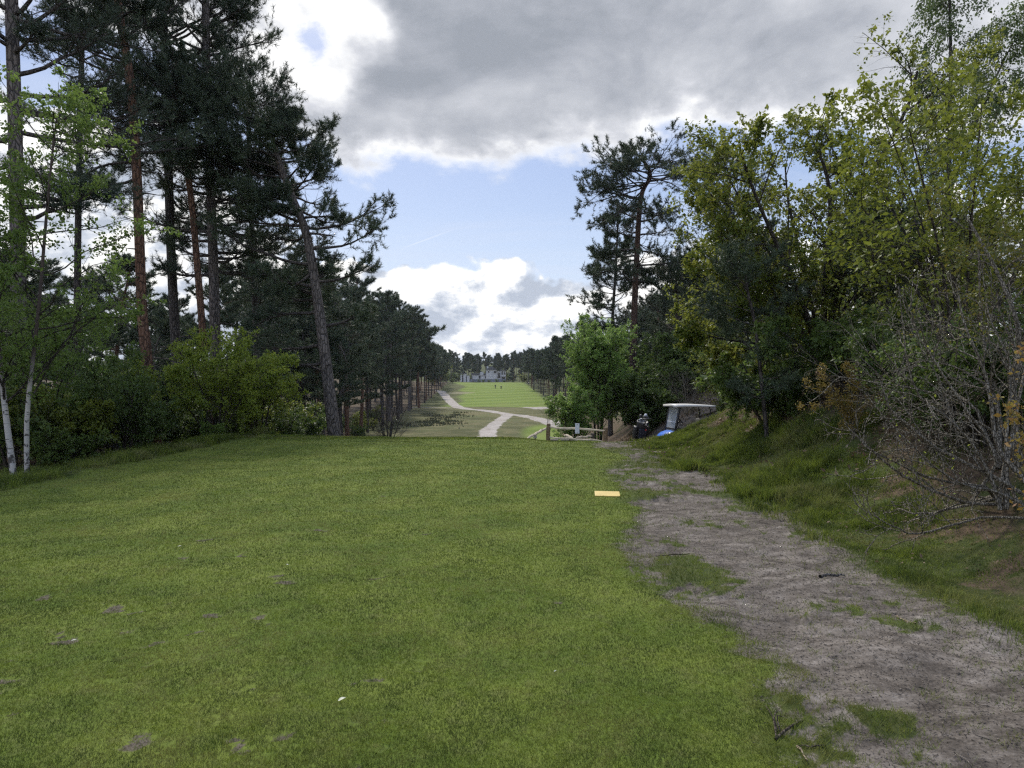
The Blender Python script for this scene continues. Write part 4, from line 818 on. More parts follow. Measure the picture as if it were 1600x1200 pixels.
# heather on the valley floor
def heather():
    rng = np.random.default_rng(401); n = 30000; x, y = rng.uniform(-24, -4, n), rng.uniform(80, 142, n)
    k = rng.random(n) < .5 * ss(.5, .6, fbm(x, y * .6, .16, 3, 131)) * ss(.4, .56, fbm(x, y, .7, 3, 137)) * ss(-4, -9, x + .02 * (y - 80) + 3 * fbm(x, y, .3, 2, 5)) * (x > edge(y) + 1); x, y = x[k], y[k]; z = H(x, y)
    V, f, r = blades(rng, x, y, z, rng.uniform(.15, .45, len(x)), rng.uniform(.1, .22, len(x)), rng.uniform(.1, 1, len(x)))
    tag(mk('heather', V, f, leafmat('heather_stems', [(0, (.03, .026, .018)), (.5, (.055, .055, .03)), (1, (.07, .09, .03))], .1), rnd=r), 'dark heather patches on the valley floor beside the track', 'heather', kind='stuff')
    n = 4000; x, y = rng.uniform(-16, -3, n), rng.uniform(70, 84, n); k = fbm(x, y, .5, 2, 9) > .5; x, y = x[k], y[k]; z = H(x, y)
heather()
# ---------------------------------------------------------------- built objects
def bm_obj(name, bm, mat, parent, smooth=False, bevel=0):
    if bevel: bmesh.ops.bevel(bm, geom=bm.edges[:], offset=bevel, segments=2, affect='EDGES', profile=.6)
    bmesh.ops.recalc_face_normals(bm, faces=bm.faces[:])
    me = bpy.data.meshes.new(name); bm.to_mesh(me); bm.free(); me.materials.append(mat)
    if smooth:
        for p in me.polygons: p.use_smooth = True
    o = bpy.data.objects.new(name, me); COL.objects.link(o)
    if parent: o.parent = parent
    return o
def box(bm, c, s, rot=None):
    m = Matrix.Translation(c) @ (rot.to_4x4() if rot else Matrix()) @ Matrix.Diagonal((*s, 1)); return bmesh.ops.create_cube(bm, size=1, matrix=m)
def rotv(ax, a): return Matrix.Rotation(a, 3, ax)
def tube_bm(bm, pts, r, n=8, taper=None, closed=False):
    P = [Vector(p) for p in pts]; rings = []
    for k, p in enumerate(P):
        if closed: T = P[(k + 1) % len(P)] - P[k - 1]
        else: T = P[min(k + 1, len(P) - 1)] - P[max(k - 1, 0)]
        T.normalize(); u = T.cross(Vector((0, 0, 1)) if abs(T.z) < .9 else Vector((1, 0, 0))).normalized(); v = T.cross(u)
        rr = r[k] if np.ndim(r) else r
        rings.append([bm.verts.new(p + (u * math.cos(6.2832 * j / n) + v * math.sin(6.2832 * j / n)) * rr) for j in range(n)])
    for a, b in zip(rings, rings[1:] + ([rings[0]] if closed else [])):
        for j in range(n): bm.faces.new((a[j], a[(j + 1) % n], b[(j + 1) % n], b[j]))
    if not closed: bm.faces.new(rings[0][::-1]); bm.faces.new(rings[-1])
def tube_obj(name, pts, r, mat, parent, n=8, closed=False): bm = bmesh.new(); tube_bm(bm, pts, r, n, closed=closed); return bm_obj(name, bm, mat, parent, True)
def lathe(bm, prof, c, axis, n=20):
    """prof: (radius, offset along axis)."""
    ax = Vector(axis).normalized(); u = ax.cross(Vector((0, 0, 1)) if abs(ax.z) < .9 else Vector((1, 0, 0))).normalized(); v = ax.cross(u); rings = []
    for r, h in prof: rings.append([bm.verts.new(Vector(c) + ax * h + (u * math.cos(6.2832 * j / n) + v * math.sin(6.2832 * j / n)) * max(r, 1e-4)) for j in range(n)])
    for a, b in zip(rings, rings[1:]):
        for j in range(n): bm.faces.new((a[j], a[(j + 1) % n], b[(j + 1) % n], b[j]))
    bm.faces.new(rings[0][::-1]); bm.faces.new(rings[-1])
def loft(bm, secs):
    rings = [[bm.verts.new(p) for p in s] for s in secs]; n = len(rings[0])
    for a, b in zip(rings, rings[1:]):
        for j in range(n): bm.faces.new((a[j], a[(j + 1) % n], b[(j + 1) % n], b[j]))
    bm.faces.new(rings[0][::-1]); bm.faces.new(rings[-1])
BLACK = plain('black_plastic', (.018, .018, .02), .5); RUBBER = plain('rubber', (.025, .025, .025), .85); WHITE = plain('white_plastic', (.50, .485, .45), .45, var=.06)
BLUE = plain('blue_paint', (.045, .17, .62), .25, var=.06); GREYM = plain('grey_metal', (.35, .36, .38), .4, .8); SEAT = plain('seat_vinyl', (.10, .095, .09), .6); SILVER = plain('pale_grey', (.55, .56, .60), .5, var=.08)
WOOD = None
def woodmat(name, a, b):
    m, g = newmat(name); oc = g.n('TexCoord', out=3); n = g.noise(g.vscale(oc, (3, 30, 30)), 1.0, 5, .6, .3); n2 = g.noise(oc, 4, 3, .6)
    c = g.mix(g.ss(n, .3, .7), a, b); c = g.mix(g.mul(g.ss(n2, .5, .75), .5), c, tuple(v * .55 for v in a))
    finish(g, g.n('BsdfPrincipled', {'Base Color': c, 'Roughness': .85, 'Specular IOR Level': .15, 'Normal': bump(g, n, .6, .01)})); return m
POSTW = woodmat('post_wood', (.12, .085, .05), (.24, .175, .105)); RAILW = woodmat('rail_wood', (.34, .28, .19), (.52, .45, .33)); SPLITW = woodmat('split_wood', (.28, .23, .16), (.5, .43, .33)); DARKW = woodmat('dark_wood', (.05, .042, .033), (.12, .1, .08))
def rail(name, a, b, hw, hh, mat, parent, seed, bow=.012):
    """A half-round chestnut rail from a to b with slight bow and tapering ends."""
    rg = np.random.default_rng(seed); a, b = Vector(a), Vector(b); T = (b - a).normalized(); s = T.cross(Vector((0, 0, 1))).normalized(); u = s.cross(T); secs = []
    for k in range(9):
        q = k / 8; c = a.lerp(b, q) + u * (rg.normal(0, bow) + bow * math.sin(q * 3.14)) + s * rg.normal(0, bow * .7); e = .62 + .38 * min(1, 5 * min(q, 1 - q)); w, h = hw * e * rg.uniform(.9, 1.1), hh * e * rg.uniform(.9, 1.1)
        secs.append([c + s * x * w + u * y * h for x, y in ((-1, -.7), (-.9, .3), (-.45, .9), (.35, 1), (.9, .4), (1, -.6), (.3, -.85), (-.4, -.9))])
    bm = bmesh.new(); loft(bm, secs); return bm_obj(name, bm, mat, parent)
def post(name, base, h, r, mat, parent, seed):
    rg = np.random.default_rng(seed); bm = bmesh.new(); b = Vector(base); secs = []
    for z in (-.25, 0, h * .5, h * .94, h):
        e = .86 if z == h else 1; j = Vector((rg.normal(0, .006), rg.normal(0, .006), z)); secs.append([b + j + Vector((math.cos(6.2832 * k / 10), math.sin(6.2832 * k / 10), 0)) * r * e * rg.uniform(.93, 1.07) for k in range(10)])
    loft(bm, secs); return bm_obj(name, bm, mat, parent)
# --- wooden fence at the end of the tee
fd = 20.3
def gp(px, d, dz=0): p = ground_at(px, d); p[2] = float(Hs(p[:1], p[1:2])[0][0]) + dz; return p
def rel(p, b): return tuple(np.asarray(p) - b)
B0 = gp(857, fd); B1 = gp(946.5, fd - .35); fence = thing('wooden_fence', 'low fence of two brown posts and two pale rails at the end of the tee', 'fence', B0)
T0, T1 = px3(857, 662, fd), px3(946.5, 668, fd - .35)
post('post', (0, 0, 0), T0[2] - B0[2], .062, POSTW, fence, 1); post('post', rel(B1, B0), T1[2] - B1[2], .066, POSTW, fence, 2)
rail('rail', rel(px3(859, 668.2, fd - .05), B0), rel(px3(945, 673, fd - .4), B0), .05, .036, RAILW, fence, 3)
rail('rail', rel(px3(859, 683, fd - .09), B0), rel(px3(946, 690.5, fd - .44), B0), .05, .034, RAILW, fence, 4)
pl = thing('notice_plate', 'small pale grey plate fixed to the top rail of the wooden fence', 'sign', px3(902, 669.5, fd - .30)); bm = bmesh.new(); box(bm, (0, 0, 0), (.125, .012, .30)); bm_obj('plate', bm, SILVER, pl, bevel=.004)
bm = bmesh.new(); lathe(bm, [(.012, 0), (.014, .004), (.01, .008)], (0, -.006, .12), (0, -1, 0), 10); lathe(bm, [(.012, 0), (.014, .004), (.01, .008)], (0, -.006, -.12), (0, -1, 0), 10); bm_obj('fixing', bm, GREYM, pl)
a, b = px3(824, 685.5, fd - 1.0), px3(853, 669, fd - .1); o = rail('broken_rail', (0, 0, 0), tuple(b - a), .05, .034, SPLITW, None, 5); o.location = a; tag(o, 'broken wooden rail sloping down from the fence post to the grass', 'fence rail')
# --- the older fence behind it
P0 = gp(926, fd + 1.6); old = thing('old_fence', 'short weathered post with fallen pale rails behind the lower rail of the wooden fence', 'fence', P0)
post('post', (0, 0, 0), px3(926, 677, fd + 1.6)[2] - P0[2], .06, DARKW, old, 6)
rail('rail', rel(px3(900, 684, fd + 1.3), P0), rel(px3(925, 681.5, fd + 1.55), P0), .05, .034, SPLITW, old, 7); rail('rail', rel(px3(882, 679, fd + 1.5), P0), rel(px3(897, 687, fd + .7), P0), .055, .04, SPLITW, old, 8)
for k, (px, py) in enumerate([(866, 689.5), (883, 690), (899, 689)]):
    q = px3(px, py, fd + .55); bm = bmesh.new(); box(bm, (0, 0, 0), (.24, .14, .13)); o = bm_obj('edging_block', bm, plain('edging_stone', (.16, .14, .12), .9), None, bevel=.018); o.location = q; o.rotation_euler = (0, 0, .2 * k)
    tag(o, ['weathered edging block under the lower rail next to the post by the broken rail', 'middle weathered edging block under the lower rail', 'weathered edging block under the lower rail below the notice plate'][k], 'block')
# --- tee markers
q = ground_hit(949, 776); bm = bmesh.new(); box(bm, (0, 0, 0), (.345, .21, .028)); o = bm_obj('tee_marker', bm, plain('yellow_paint', (.46, .33, .075), .5, var=.08), None, bevel=.006); o.location = (q[0], q[1], float(Hs(q[:1], q[1:2])[0][0]) + .018); o.rotation_euler = (R(9), R(.6), R(-5))
tag(o, 'flat yellow tee marker plate lying in the grass beside the sandy path', 'tee marker')
q = px3(836, 683, fd - .6); bm = bmesh.new(); bmesh.ops.create_uvsphere(bm, u_segments=16, v_segments=10, radius=.055); bmesh.ops.translate(bm, verts=bm.verts[:], vec=(0, 0, .055)); box(bm, (0, 0, -.02), (.02, .02, .08)); o = bm_obj('marker_ball', bm, WHITE, None, True); o.location = (q[0], q[1], q[2] - .055); tag(o, 'white ball marker in the grass under the broken rail', 'tee marker')
# --- golf cart
def golf_cart():
    d = 24.2; c = gp(1080, d); c[0] = (1071 - 800) / F * d; yaw = R(180 + 11)
    g = thing('golf_cart', 'blue golf cart with a white roof parked on the path behind the grassy bank', 'golf cart', c, yaw); g.scale = (.86, .86, .95)   # local +x is forward
    # underbody
    bm = bmesh.new(); prof = [(1.05, .28), (1.12, .40), (1.02, .50), (.55, .46), (.40, .30), (-.25, .30), (-.30, .62), (-1.05, .62), (-1.18, .45), (-1.12, .28)]
    loft(bm, [[Vector((x, s * .50, z)) for x, z in prof] for s in (-1, 1)]); bm_obj('chassis', bm, BLACK, g, bevel=.02)
    # blue cowl: lofted rounded nose
    bm = bmesh.new(); secs = []
    for x, w, zt, zb in ((1.20, .26, .50, .40), (1.16, .40, .60, .38), (1.05, .49, .70, .40), (.88, .54, .80, .46), (.72, .55, .85, .48), (.64, .54, .86, .46)):
        ring = []
        for k in range(16):
            a = 6.2832 * k / 16; cx, sx = math.cos(a), math.sin(a); ring.append(Vector((x, w * math.copysign(abs(cx) ** .5, cx), (zt + zb) / 2 + (zt - zb) / 2 * math.copysign(abs(sx) ** .6, sx))))
        secs.append(ring)
    loft(bm, secs); bm_obj('cowl', bm, BLUE, g, True)
    for s in (-1, 1):
        bm = bmesh.new(); lathe(bm, [(.055, 0), (.06, .02), (.045, .035)], (1.12, s * .30, .56), (1, s * .15, .15), 14); bm_obj('headlight', bm, SILVER, g, True)
    bm = bmesh.new(); box(bm, (1.17, 0, .34), (.08, .92, .12)); bm_obj('bumper', bm, BLACK, g, bevel=.02)
    bm = bmesh.new(); loft(bm, [[Vector((x, s * .53, z)) for x, z in ((-.30, .60), (-.36, .70), (-1.10, .72), (-1.20, .58), (-1.05, .50), (-.80, .56), (-.40, .48))] for s in (-1, 1)]); bm_obj('rear_body', bm, BLUE, g, bevel=.02)
    bm = bmesh.new(); box(bm, (.55, 0, .86), (.24, 1.08, .20)); bm_obj('dashboard', bm, BLACK, g, bevel=.03)
    # seat
    bm = bmesh.new(); box(bm, (-.42, 0, .79), (.50, 1.0, .12)); st = bm_obj('seat', bm, SEAT, g, True, bevel=.035)
    bm = bmesh.new(); box(bm, (-.72, 0, 1.06), (.10, 1.0, .40), rotv('Y', -.18)); bm_obj('backrest', bm, SEAT, g, True, bevel=.03)
    # roof and its posts
    bm = bmesh.new(); secs = []
    for q in np.linspace(-1, 1, 11):
        x = -.17 + q * .92; w = .60 * (1 - .10 * abs(q) ** 4); th = .055 - .02 * max(0, -q) ; zc = 1.775 - .018 * q * q + .012 * q
        secs.append([Vector((x, w * a, zc + th * b)) for a, b in ((-1, -.9), (-1, .1), (-.9, .75), (-.5, 1), (0, 1.05), (.5, 1), (.9, .75), (1, .1), (1, -.9), (.85, -.55), (0, -.45), (-.85, -.55))])
    loft(bm, secs); bm_obj('roof', bm, WHITE, g, True)
    for s in (-1, 1):
        tube_obj('front_post', [(.665, s * .48, .84), (.60, s * .48, 1.15), (.50, s * .48, 1.62), (.46, s * .48, 1.76)], .05, BLACK, g)
        tube_obj('rear_post', [(-.86, s * .47, .66), (-.90, s * .49, 1.1), (-.86, s * .51, 1.6), (-.80, s * .50, 1.74)], .022, BLACK, g)
        tube_obj('armrest', [(-.60, s * .52, .80), (-.58, s * .54, .98), (-.36, s * .54, .99), (-.26, s * .53, .82)], .018, BLACK, g)
    m, ng = newmat('acrylic'); p = ng.n('BsdfPrincipled', {'Base Color': (.34, .36, .37, 1), 'Roughness': .25, 'Specular IOR Level': .5}); tr = ng.n('BsdfTransparent', {'Color': (.9, .92, .92, 1)}); finish(ng, ng.n('MixShader', {0: .2, 1: p, 2: tr}))
    bm = bmesh.new(); loft(bm, [[Vector((.665 + e, s * .44, .86)), Vector((.605 + e, s * .44, 1.16)), Vector((.605 + e + .008, s * .44, 1.16)), Vector((.665 + e + .008, s * .44, .86))] for e in (0,) for s in (-1, 1)])
    loft(bm, [[Vector((.60, s * .44, 1.19)), Vector((.485, s * .44, 1.70)), Vector((.493, s * .44, 1.70)), Vector((.608, s * .44, 1.19))] for s in (-1, 1)]); bm_obj('windshield', bm, m, g)
    bm = bmesh.new(); box(bm, (.605, 0, 1.175), (.022, .99, .03), rotv('Y', -.2)); bm_obj('windshield_hinge', bm, SILVER, g, bevel=.006)
    # steering
    sw = Vector((.14, -.26, 1.18)); axv = Vector((-.72, 0, .70)).normalized(); u = axv.cross(Vector((0, 1, 0))).normalized(); v = Vector((0, 1, 0))
    tube_obj('steering_column', [(.52, -.26, .74), tuple(sw)], .022, BLACK, g)
    w = tube_obj('steering_wheel', [tuple(sw + (u * math.cos(6.2832 * k / 24) + v * math.sin(6.2832 * k / 24)) * .17) for k in range(24)], .016, BLACK, g, closed=True)
    bm = bmesh.new()
    for k in range(3): tube_bm(bm, [tuple(sw), tuple(sw + (u * math.cos(2.1 * k + .5) + v * math.sin(2.1 * k + .5)) * .165)], .012, 6)
    lathe(bm, [(.05, -.01), (.052, .012), (.03, .022)], sw, axv, 14); bm_obj('hub', bm, GREYM, w, True)
    for x, s in ((.80, 1), (.80, -1), (-.78, 1), (-.78, -1)):
        bm = bmesh.new(); lathe(bm, [(.14, -.085), (.20, -.095), (.228, -.07), (.232, 0), (.228, .07), (.20, .095), (.14, .085)], (x, s * .46, .23), (0, s, 0), 24); wh = bm_obj('wheel', bm, RUBBER, g, True)
        bm = bmesh.new(); lathe(bm, [(.14, .06), (.13, .088), (.09, .075), (.04, .094), (.01, .10)], (x, s * .46, .23), (0, s, 0), 20); bm_obj('rim', bm, SILVER, wh, True)
    # bag rack
    bm = bmesh.new(); tube_bm(bm, [(-1.18, -.42, .72), (-1.26, -.42, 1.0), (-1.26, .42, 1.0), (-1.18, .42, .72)], .016, 6); bm_obj('bag_rack', bm, BLACK, g, True)
golf_cart()
# --- trolley and golf bag
def golf_bag():
    d = 22.2; b = gp(1001, d)
    t = thing('golf_trolley', 'black three wheeled golf trolley standing on the sandy path beside the cart', 'golf trolley', b, R(12))
    for s in (-1, 1):
        bm = bmesh.new(); lathe(bm, [(.09, -.035), (.125, -.045), (.142, -.03), (.145, 0), (.142, .03), (.125, .045), (.09, .035)], (s * .31, -.06, .145), (1, 0, 0), 22); w = bm_obj('wheel', bm, RUBBER, t, True)
        bm = bmesh.new(); lathe(bm, [(.092, -.02), (.08, -.035), (.03, -.03), (.03, .03), (.08, .035), (.092, .02)], (s * .31, -.06, .145), (1, 0, 0), 16); bm_obj('rim', bm, plain('dull_grey', (.16, .16, .17), .5), w, True)
    bm = bmesh.new(); lathe(bm, [(.06, -.03), (.1, -.035), (.11, 0), (.1, .035), (.06, .03)], (.02, .5, .11), (1, 0, 0), 18); bm_obj('front_wheel', bm, RUBBER, t, True)
    bm = bmesh.new(); tube_bm(bm, [(-.31, -.06, .145), (.31, -.06, .145)], .016); tube_bm(bm, [(0, .5, .14), (0, .2, .2), (0, -.1, .38), (0, -.34, .80), (0, -.5, .95)], .018); tube_bm(bm, [(-.16, -.52, .97), (.16, -.52, .97)], .02); box(bm, (0, .1, .2), (.2, .26, .1)); bm_obj('frame', bm, BLACK, t, True)
    g = thing('golf_bag', 'black golf bag with white headed clubs strapped to the trolley', 'golf bag', b + np.array([.0, .0, .0]), R(12))
    ax = Vector((.03, -.34, .94)).normalized(); o = Vector((0, .12, .20)); bm = bmesh.new(); lathe(bm, [(.13, 0), (.16, .02), (.17, .25), (.165, .5), (.18, .62), (.19, .70), (.18, .715), (.15, .70), (.13, .66)], o, ax, 18); bm_obj('bag_body', bm, BLACK, g, True)
    NAVY = plain('navy_cloth', (.014, .016, .032), .8); bm = bmesh.new(); box(bm, o + ax * .30 + Vector((0, -.17, -.02)), (.24, .10, .34), rotv('X', .34)); bm_obj('pocket', bm, NAVY, g, True, bevel=.03)
    for s in (-1, 1): bm = bmesh.new(); box(bm, o + ax * .34 + Vector((s * .21, -.02, 0)), (.10, .18, .40), rotv('X', .34)); bm_obj('pocket', bm, BLACK, g, True, bevel=.03)
    bm = bmesh.new(); box(bm, o + ax * .42 + Vector((.06, -.225, 0)), (.05, .012, .05), rotv('X', .34)); box(bm, o + ax * .28 + Vector((.263, -.04, 0)), (.012, .06, .2), rotv('X', .34)); bm_obj('trim', bm, plain('red_trim', (.35, .03, .03), .6), g)
    bm = bmesh.new(); box(bm, o + ax * .60 + Vector((.03, -.195, 0)), (.085, .012, .05), rotv('X', .34)); bm_obj('label_patch', bm, SILVER, g, bevel=.004)
    tube_obj('strap', [tuple(o + ax * .6 + Vector((.1, -.1, 0))), tuple(o + ax * .5 + Vector((.24, -.12, 0))), tuple(o + ax * .25 + Vector((.22, -.1, 0))), tuple(o + ax * .12 + Vector((.12, -.06, 0)))], .018, BLACK, g)
    rg = np.random.default_rng(5)
    for k, (x, y, h, w) in enumerate([(-.06, .03, .24, 1), (.05, .05, .26, 0), (.0, -.05, .20, 2), (-.03, .07, .16, 3), (.07, -.03, .18, 2), (-.08, -.03, .15, 3)]):
        a = o + ax * .62 + Vector((x, y, 0)); e = a + ax * h + Vector((x, 0, 0)) * .6; c = thing('golf_club', ['golf club with a black head cover leaning towards the fence', 'golf club with a pale grey head cover standing highest in the golf bag', 'golf club with a black head cover in front of the other bagged clubs', 'iron golf club with a bare steel head at the back of the golf bag', 'golf club with a pale grey head cover nearest the golf cart in the golf bag', 'iron golf club with a bare steel head low in the golf bag towards the fence'][k], 'golf club', b, R(12), 'golf clubs in the bag')
        tube_obj('shaft', [tuple(a - ax * .4), tuple(e)], .006, GREYM, c, 6)
        bm = bmesh.new(); big = w < 3
        lathe(bm, [(.02, -.05), (.04, -.01), (.052, .03), (.042, .07), (.015, .09)] if big else [(.012, -.02), (.024, 0), (.02, .04), (.008, .06)], e, ax + Vector((.25, 0, 0)) if big else Vector((1, 0, .4)), 12); bm_obj('head_cover' if big else 'club_head', bm, (SILVER, SILVER, BLACK, GREYM)[w] if k else BLACK, c, True)
golf_bag()
# --- white house at the far end of the fairway
def house():
    d = 378.; WALL = plain('white_render', (.52, .51, .50), .8, var=.06, sc=.4); ROOF = plain('grey_roof', (.10, .10, .105), .8); GLASS = plain('window_dark', (.02, .024, .03), .15); SLATE = plain('slate_panel', (.16, .17, .20), .7)
    b = px3(770, 592, d); zb = hz(b[0], d); b = np.array([b[0], d, zb]); k = d / F
    X = lambda px: (px - 770) * k; Z = lambda py: EYE - (py - 595) * k - zb
    h = thing('house', 'white two storey house with dark windows at the far end of the fairway', 'house', b)
    def blk(name, x0, x1, y0, y1, z0, z1, mat, par=h, bev=0): bm = bmesh.new(); box(bm, ((x0 + x1) / 2, (y0 + y1) / 2, (z0 + z1) / 2), (x1 - x0, y1 - y0, z1 - z0)); return bm_obj(name, bm, mat, par, bevel=bev)
    blk('wall', X(759.5), X(776), 0, 8, -1.5, Z(578), WALL); blk('wall', X(776) + .01, X(790), 1.2, 8, -1.5, Z(579), WALL); blk('wall', X(737), X(759.5) - .01, 2.0, 8, -1.5, Z(586), WALL)
    bm = bmesh.new(); loft(bm, [[Vector((X(758.5), y, Z(577.6))), Vector((X(768), y, Z(572))), Vector((X(777), y, Z(577.6))), Vector((X(777), y, Z(578.1))), Vector((X(758.5), y, Z(578.1)))] for y in (-.5, 8.5)]); rf = bm_obj('roof', bm, ROOF, h)
    blk('chimney', X(760.2), X(763), 2, 3, Z(578), Z(572.2), WALL, rf, .05); blk('roof', X(776.4), X(791.5), .9, 8.4, Z(579) + .01, Z(577.2), ROOF); blk('roof', X(736), X(759.2), 1.6, 8.4, Z(586) + .01, Z(583.5), ROOF)
    blk('dormer', X(750), X(755), 1.55, 4, Z(586.3), Z(581), WALL); blk('balcony', X(783), X(790.5), -.6, 1.1, Z(588.5), Z(587), WALL)
    for x0, x1, y0, y1, yy in ((762.2, 765, 579.5, 582.5, 0), (771, 776, 579.5, 583.5, 0), (777.5, 781.5, 582.5, 591, 1.2), (783.5, 786, 580, 586, 1.2), (787, 789.5, 580, 586, 1.2), (783.5, 789.5, 589, 594, 1.2), (747.5, 751, 587, 592, 2), (757, 759.3, 587, 591, 2)):
        f = blk('window', X(x0), X(x1), yy - .06, yy - .01, Z(y1), Z(y0), WALL); blk('pane', X(x0) + .12, X(x1) - .12, yy - .09, yy - .065, Z(y1) + .12, Z(y0) - .12, GLASS, f)
    b2 = px3(726, 590, d - 2); zb = hz(b2[0], d - 2); b2[2] = zb; s = thing('garden_house', 'small white garden building with open dark bays beside the white house', 'house', b2); X2 = lambda px: (px - 726) * k
    for x0, x1, y0 in ((719.5, 722, 585.5), (724, 728, 584.2), (729.5, 733, 587)): blk('wall', X2(x0), X2(x1), 0, 4, -.8, Z(y0), WALL, s)
    blk('back_wall', X2(719.6), X2(732.9), 3.2, 3.9, -.8, Z(588), SLATE, s); blk('roof', X2(719), X2(728.5), -.3, 4.4, Z(584.2) + .01, Z(583.2), ROOF, s)
    c = thing('garden_fence', 'long dark panel fence in front of the white house', 'fence', px3(768, 595, d - 8) * np.array([1, 1, 0]) + np.array([0, 0, hz(-11, d - 8)]))
    for q in range(10): blk('panel', X(737) + q * 1.95, X(737) + q * 1.95 + 1.86, -.03, .03, -.4, 1.5, SLATE, c)
    for q in range(11): blk('post', X(737) + q * 1.95 - .045 - .0, X(737) + q * 1.95 + .035, -.07, -.035, -.4, 1.6, DARKW, c)
house()
# --- golfer and trolley on the far fairway
def golfer():
    p = ground_hit(774, 607.5); SKIN = plain('skin', (.45, .28, .2), .6); DARK = plain('dark_clothes', (.02, .022, .03), .8)
    b = p.copy(); g = thing('person', 'golfer in dark clothes standing on the far fairway before the white house', 'person', b)
    V = {'pelvis': (0, 0, .95, .16), 'chest': (0, 0, 1.28, .18), 'neck': (0, 0, 1.50, .07), 'head': (0, -.02, 1.64, .10), 'top': (0, 0, 1.75, .07), 'ls': (-.19, 0, 1.42, .07), 'le': (-.33, .02, 1.18, .05), 'lh': (-.36, -.12, .97, .04), 'rs': (.19, 0, 1.42, .07), 're': (.34, .02, 1.2, .05), 'rh': (.42, -.1, 1.0, .04), 'lk': (-.12, 0, .50, .085), 'lf': (-.14, 0, .08, .06), 'lt': (-.15, -.17, .04, .04), 'rk': (.12, 0, .50, .085), 'rf': (.14, 0, .08, .06), 'rt': (.15, -.17, .04, .04)}
    ks = list(V); E = [('pelvis', 'chest'), ('chest', 'neck'), ('neck', 'head'), ('head', 'top'), ('chest', 'ls'), ('ls', 'le'), ('le', 'lh'), ('chest', 'rs'), ('rs', 're'), ('re', 'rh'), ('pelvis', 'lk'), ('lk', 'lf'), ('lf', 'lt'), ('pelvis', 'rk'), ('rk', 'rf'), ('rf', 'rt')]
    me = bpy.data.meshes.new('body'); me.from_pydata([V[k][:3] for k in ks], [(ks.index(a), ks.index(c)) for a, c in E], []); o = bpy.data.objects.new('body', me); COL.objects.link(o); o.parent = g
    sk = o.modifiers.new('skin', 'SKIN'); [setattr(v, 'radius', (V[k][3],) * 2) for k, v in zip(ks, me.skin_vertices[0].data)]; me.skin_vertices[0].data[0].use_root = True
    o.modifiers.new('sub', 'SUBSURF').levels = 2; o.modifiers['sub'].render_levels = 2
    m, ng = newmat('clothes_and_skin'); z = ng.xyz(ng.n('TexCoord', out=3))[2]; c = ng.mix(ng.ss(z, 1.5, 1.52), (.02, .022, .03), (.45, .28, .2)); c = ng.mix(ng.ss(z, 1.68, 1.70), c, (.03, .025, .02)); finish(ng, ng.n('BsdfPrincipled', {'Base Color': c, 'Roughness': .8})); me.materials.append(m)
    q = ground_hit(783, 607.5); t = thing('golf_trolley', 'tiny dark golf bag on a trolley beside the golfer on the far fairway', 'golf trolley', q)
    bm = bmesh.new(); lathe(bm, [(.2, 0), (.22, .1), (.22, .8), (.27, .95), (.2, 1.0)], (0, .1, .25), (0, -.3, 1), 14); bm_obj('bag_body', bm, BLACK, t, True)
    for s in (-1, 1): bm = bmesh.new(); lathe(bm, [(.05, -.03), (.16, -.04), (.17, 0), (.16, .04), (.05, .03)], (s * .3, 0, .17), (1, 0, 0), 16); bm_obj('wheel', bm, RUBBER, t, True)
    bm = bmesh.new(); tube_bm(bm, [(-.3, 0, .17), (.3, 0, .17)], .02); tube_bm(bm, [(0, .1, .25), (0, -.5, 1.0)], .025); bm_obj('frame', bm, BLACK, t)
golfer()
# --- fallen sticks on the ground
def gz(x, y): return float(Hs(np.array([x]), np.array([y]))[0][0])
def stick(name, label, px, r, mat, forks=()):
    Q = []
    for k, (a, c) in enumerate(px):
        p = ground_hit(a, c); Q.append([p[0], p[1], gz(p[0], p[1]) + r * .8 + .002])
    b = np.array(Q[0]); P = spline([np.array(q) - b for q in Q], 9); rg = np.random.default_rng(int(px[0][0])); P[1:-1] += rg.normal(0, .003, P[1:-1].shape)
    ms = [tubes(P[None], np.linspace(r, r * .6, 9)[None], 7)]
    for f in forks:
        W = []
        for a, c, h in f:
            p = ground_hit(a, c); W.append([p[0] - b[0], p[1] - b[1], gz(p[0], p[1]) + h - b[2]])
        ms.append(tubes(spline(W, 8)[None], np.linspace(r * .6, r * .3, 8)[None], 5))
    V, f, rr = cat_mesh(ms); o = mk(name, V, f, mat, None, smooth=True, loc=b); tag(o, label, 'stick'); return o
DT = bark('stick_bark', (.03, .025, .02), (.09, .072, .055), (.16, .13, .1), 40); PT = bark('pale_stick', (.2, .15, .1), (.36, .28, .19), (.48, .39, .28), 40)
stick('fallen_twig', 'dark forked fallen twig lying where the grass meets the sandy path', [(1212, 1157), (1240, 1142), (1270, 1127)], .007, DT, [[(1214, 1156, .01), (1210, 1144, .03), (1206, 1132, .03), (1197, 1118, .02)], [(1216, 1153, .01), (1211, 1142, .05), (1219, 1134, .06)], [(1220, 1151, .01), (1215, 1142, .05), (1223, 1137, .05)]])
stick('fallen_twig', 'thin dark fallen twig just below the forked twig', [(1250, 1169), (1268, 1167), (1290, 1165)], .005, DT)
stick('fallen_stick', 'short pale stick with a cut end beside the thin dark twig', [(1247, 1172), (1255, 1178), (1263, 1186)], .006, PT)
stick('fallen_stick', 'straight pale stick on the sandy path near its grassy margin', [(1402, 956), (1418, 965), (1432, 973)], .008, PT)
stick('fallen_stick', 'bent grey stick on the sandy path under the grass bank', [(1282, 903), (1298, 899), (1320, 897)], .014, bark('grey_stick', (.05, .045, .04), (.14, .125, .11), (.24, .22, .2), 40))
stick('fallen_twig', 'dark twig on the sandy path beside its grass tuft', [(1025, 868), (1050, 869), (1078, 867)], .009, DT)
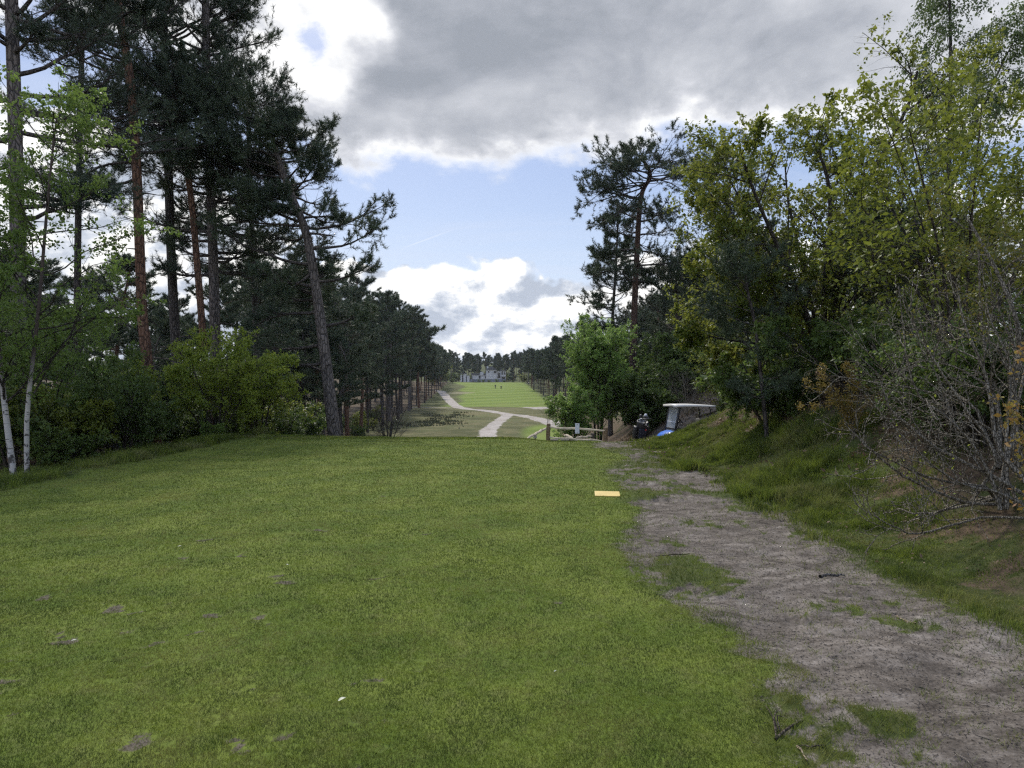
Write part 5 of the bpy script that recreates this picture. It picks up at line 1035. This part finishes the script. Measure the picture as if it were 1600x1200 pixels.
stick('fallen_branch', 'dark fallen branch lying on top of the bank behind the grass', [(1092, 652), (1120, 643), (1150, 632), (1180, 622)], .05, DT)
def leaf_on_lawn(px, py, L, a, lab, col):
    p = ground_hit(px, py); z = gz(p[0], p[1]); bm = bmesh.new(); n = 9; top = []
    for k in range(n): q = k / (n - 1); w = .22 * L * math.sin(math.pi * q ** .8) + .001; top.append((q * L - L / 2, w, .006 * math.sin(3.1 * q)))
    vs = [[bm.verts.new((x, s * w, z2 + .004 * abs(s))) for x, w, z2 in top] for s in (-1, 0, 1)]
    for i in range(2):
        for k in range(n - 1): bm.faces.new((vs[i][k], vs[i][k + 1], vs[i + 1][k + 1], vs[i + 1][k]))
    o = bm_obj('fallen_leaf', bm, plain('leaf_' + str(px), col, .6, var=.1), None, True); o.location = (p[0], p[1], z + .026); o.rotation_euler = (.1, -.15, a); tag(o, lab, 'leaf')
leaf_on_lawn(534, 1110, .042, .6, 'pale fallen leaf lying on the lawn near a worn divot', (.42, .42, .30)); leaf_on_lawn(280, 861, .04, .2, 'pale fallen leaf far up the lawn below the shrubs', (.4, .4, .27)); leaf_on_lawn(448, 891, .034, -.4, 'whitish fallen leaf beside two grey bare patches on the lawn', (.40, .40, .31))
leaf_on_lawn(114, 1010, .035, .3, 'pale fallen leaf among bare patches at the shaded side of the lawn', (.40, .39, .29)); leaf_on_lawn(868, 1062, .018, .4, 'tiny pale fallen petal on the lawn towards the sandy path', (.42, .42, .31))
# ---------------------------------------------------------------- the air
def haze():
    m = bpy.data.materials.new('haze_air'); m.use_nodes = True; g = NG(m.node_tree)
    v = g.n('VolumePrincipled', {'Color': (.86, .91, 1.0, 1), 'Density': .0001, 'Anisotropy': .2}); o = g.t.nodes.new('ShaderNodeOutputMaterial'); g.t.links.new(v, o.inputs['Volume'])
    bm = bmesh.new(); box(bm, (0, 2000, 35), (7600, 6800, 150)); tag(bm_obj('haze', bm, m, None), 'thin pale haze lying over the far end of the fairway', 'haze', kind='stuff')
haze()
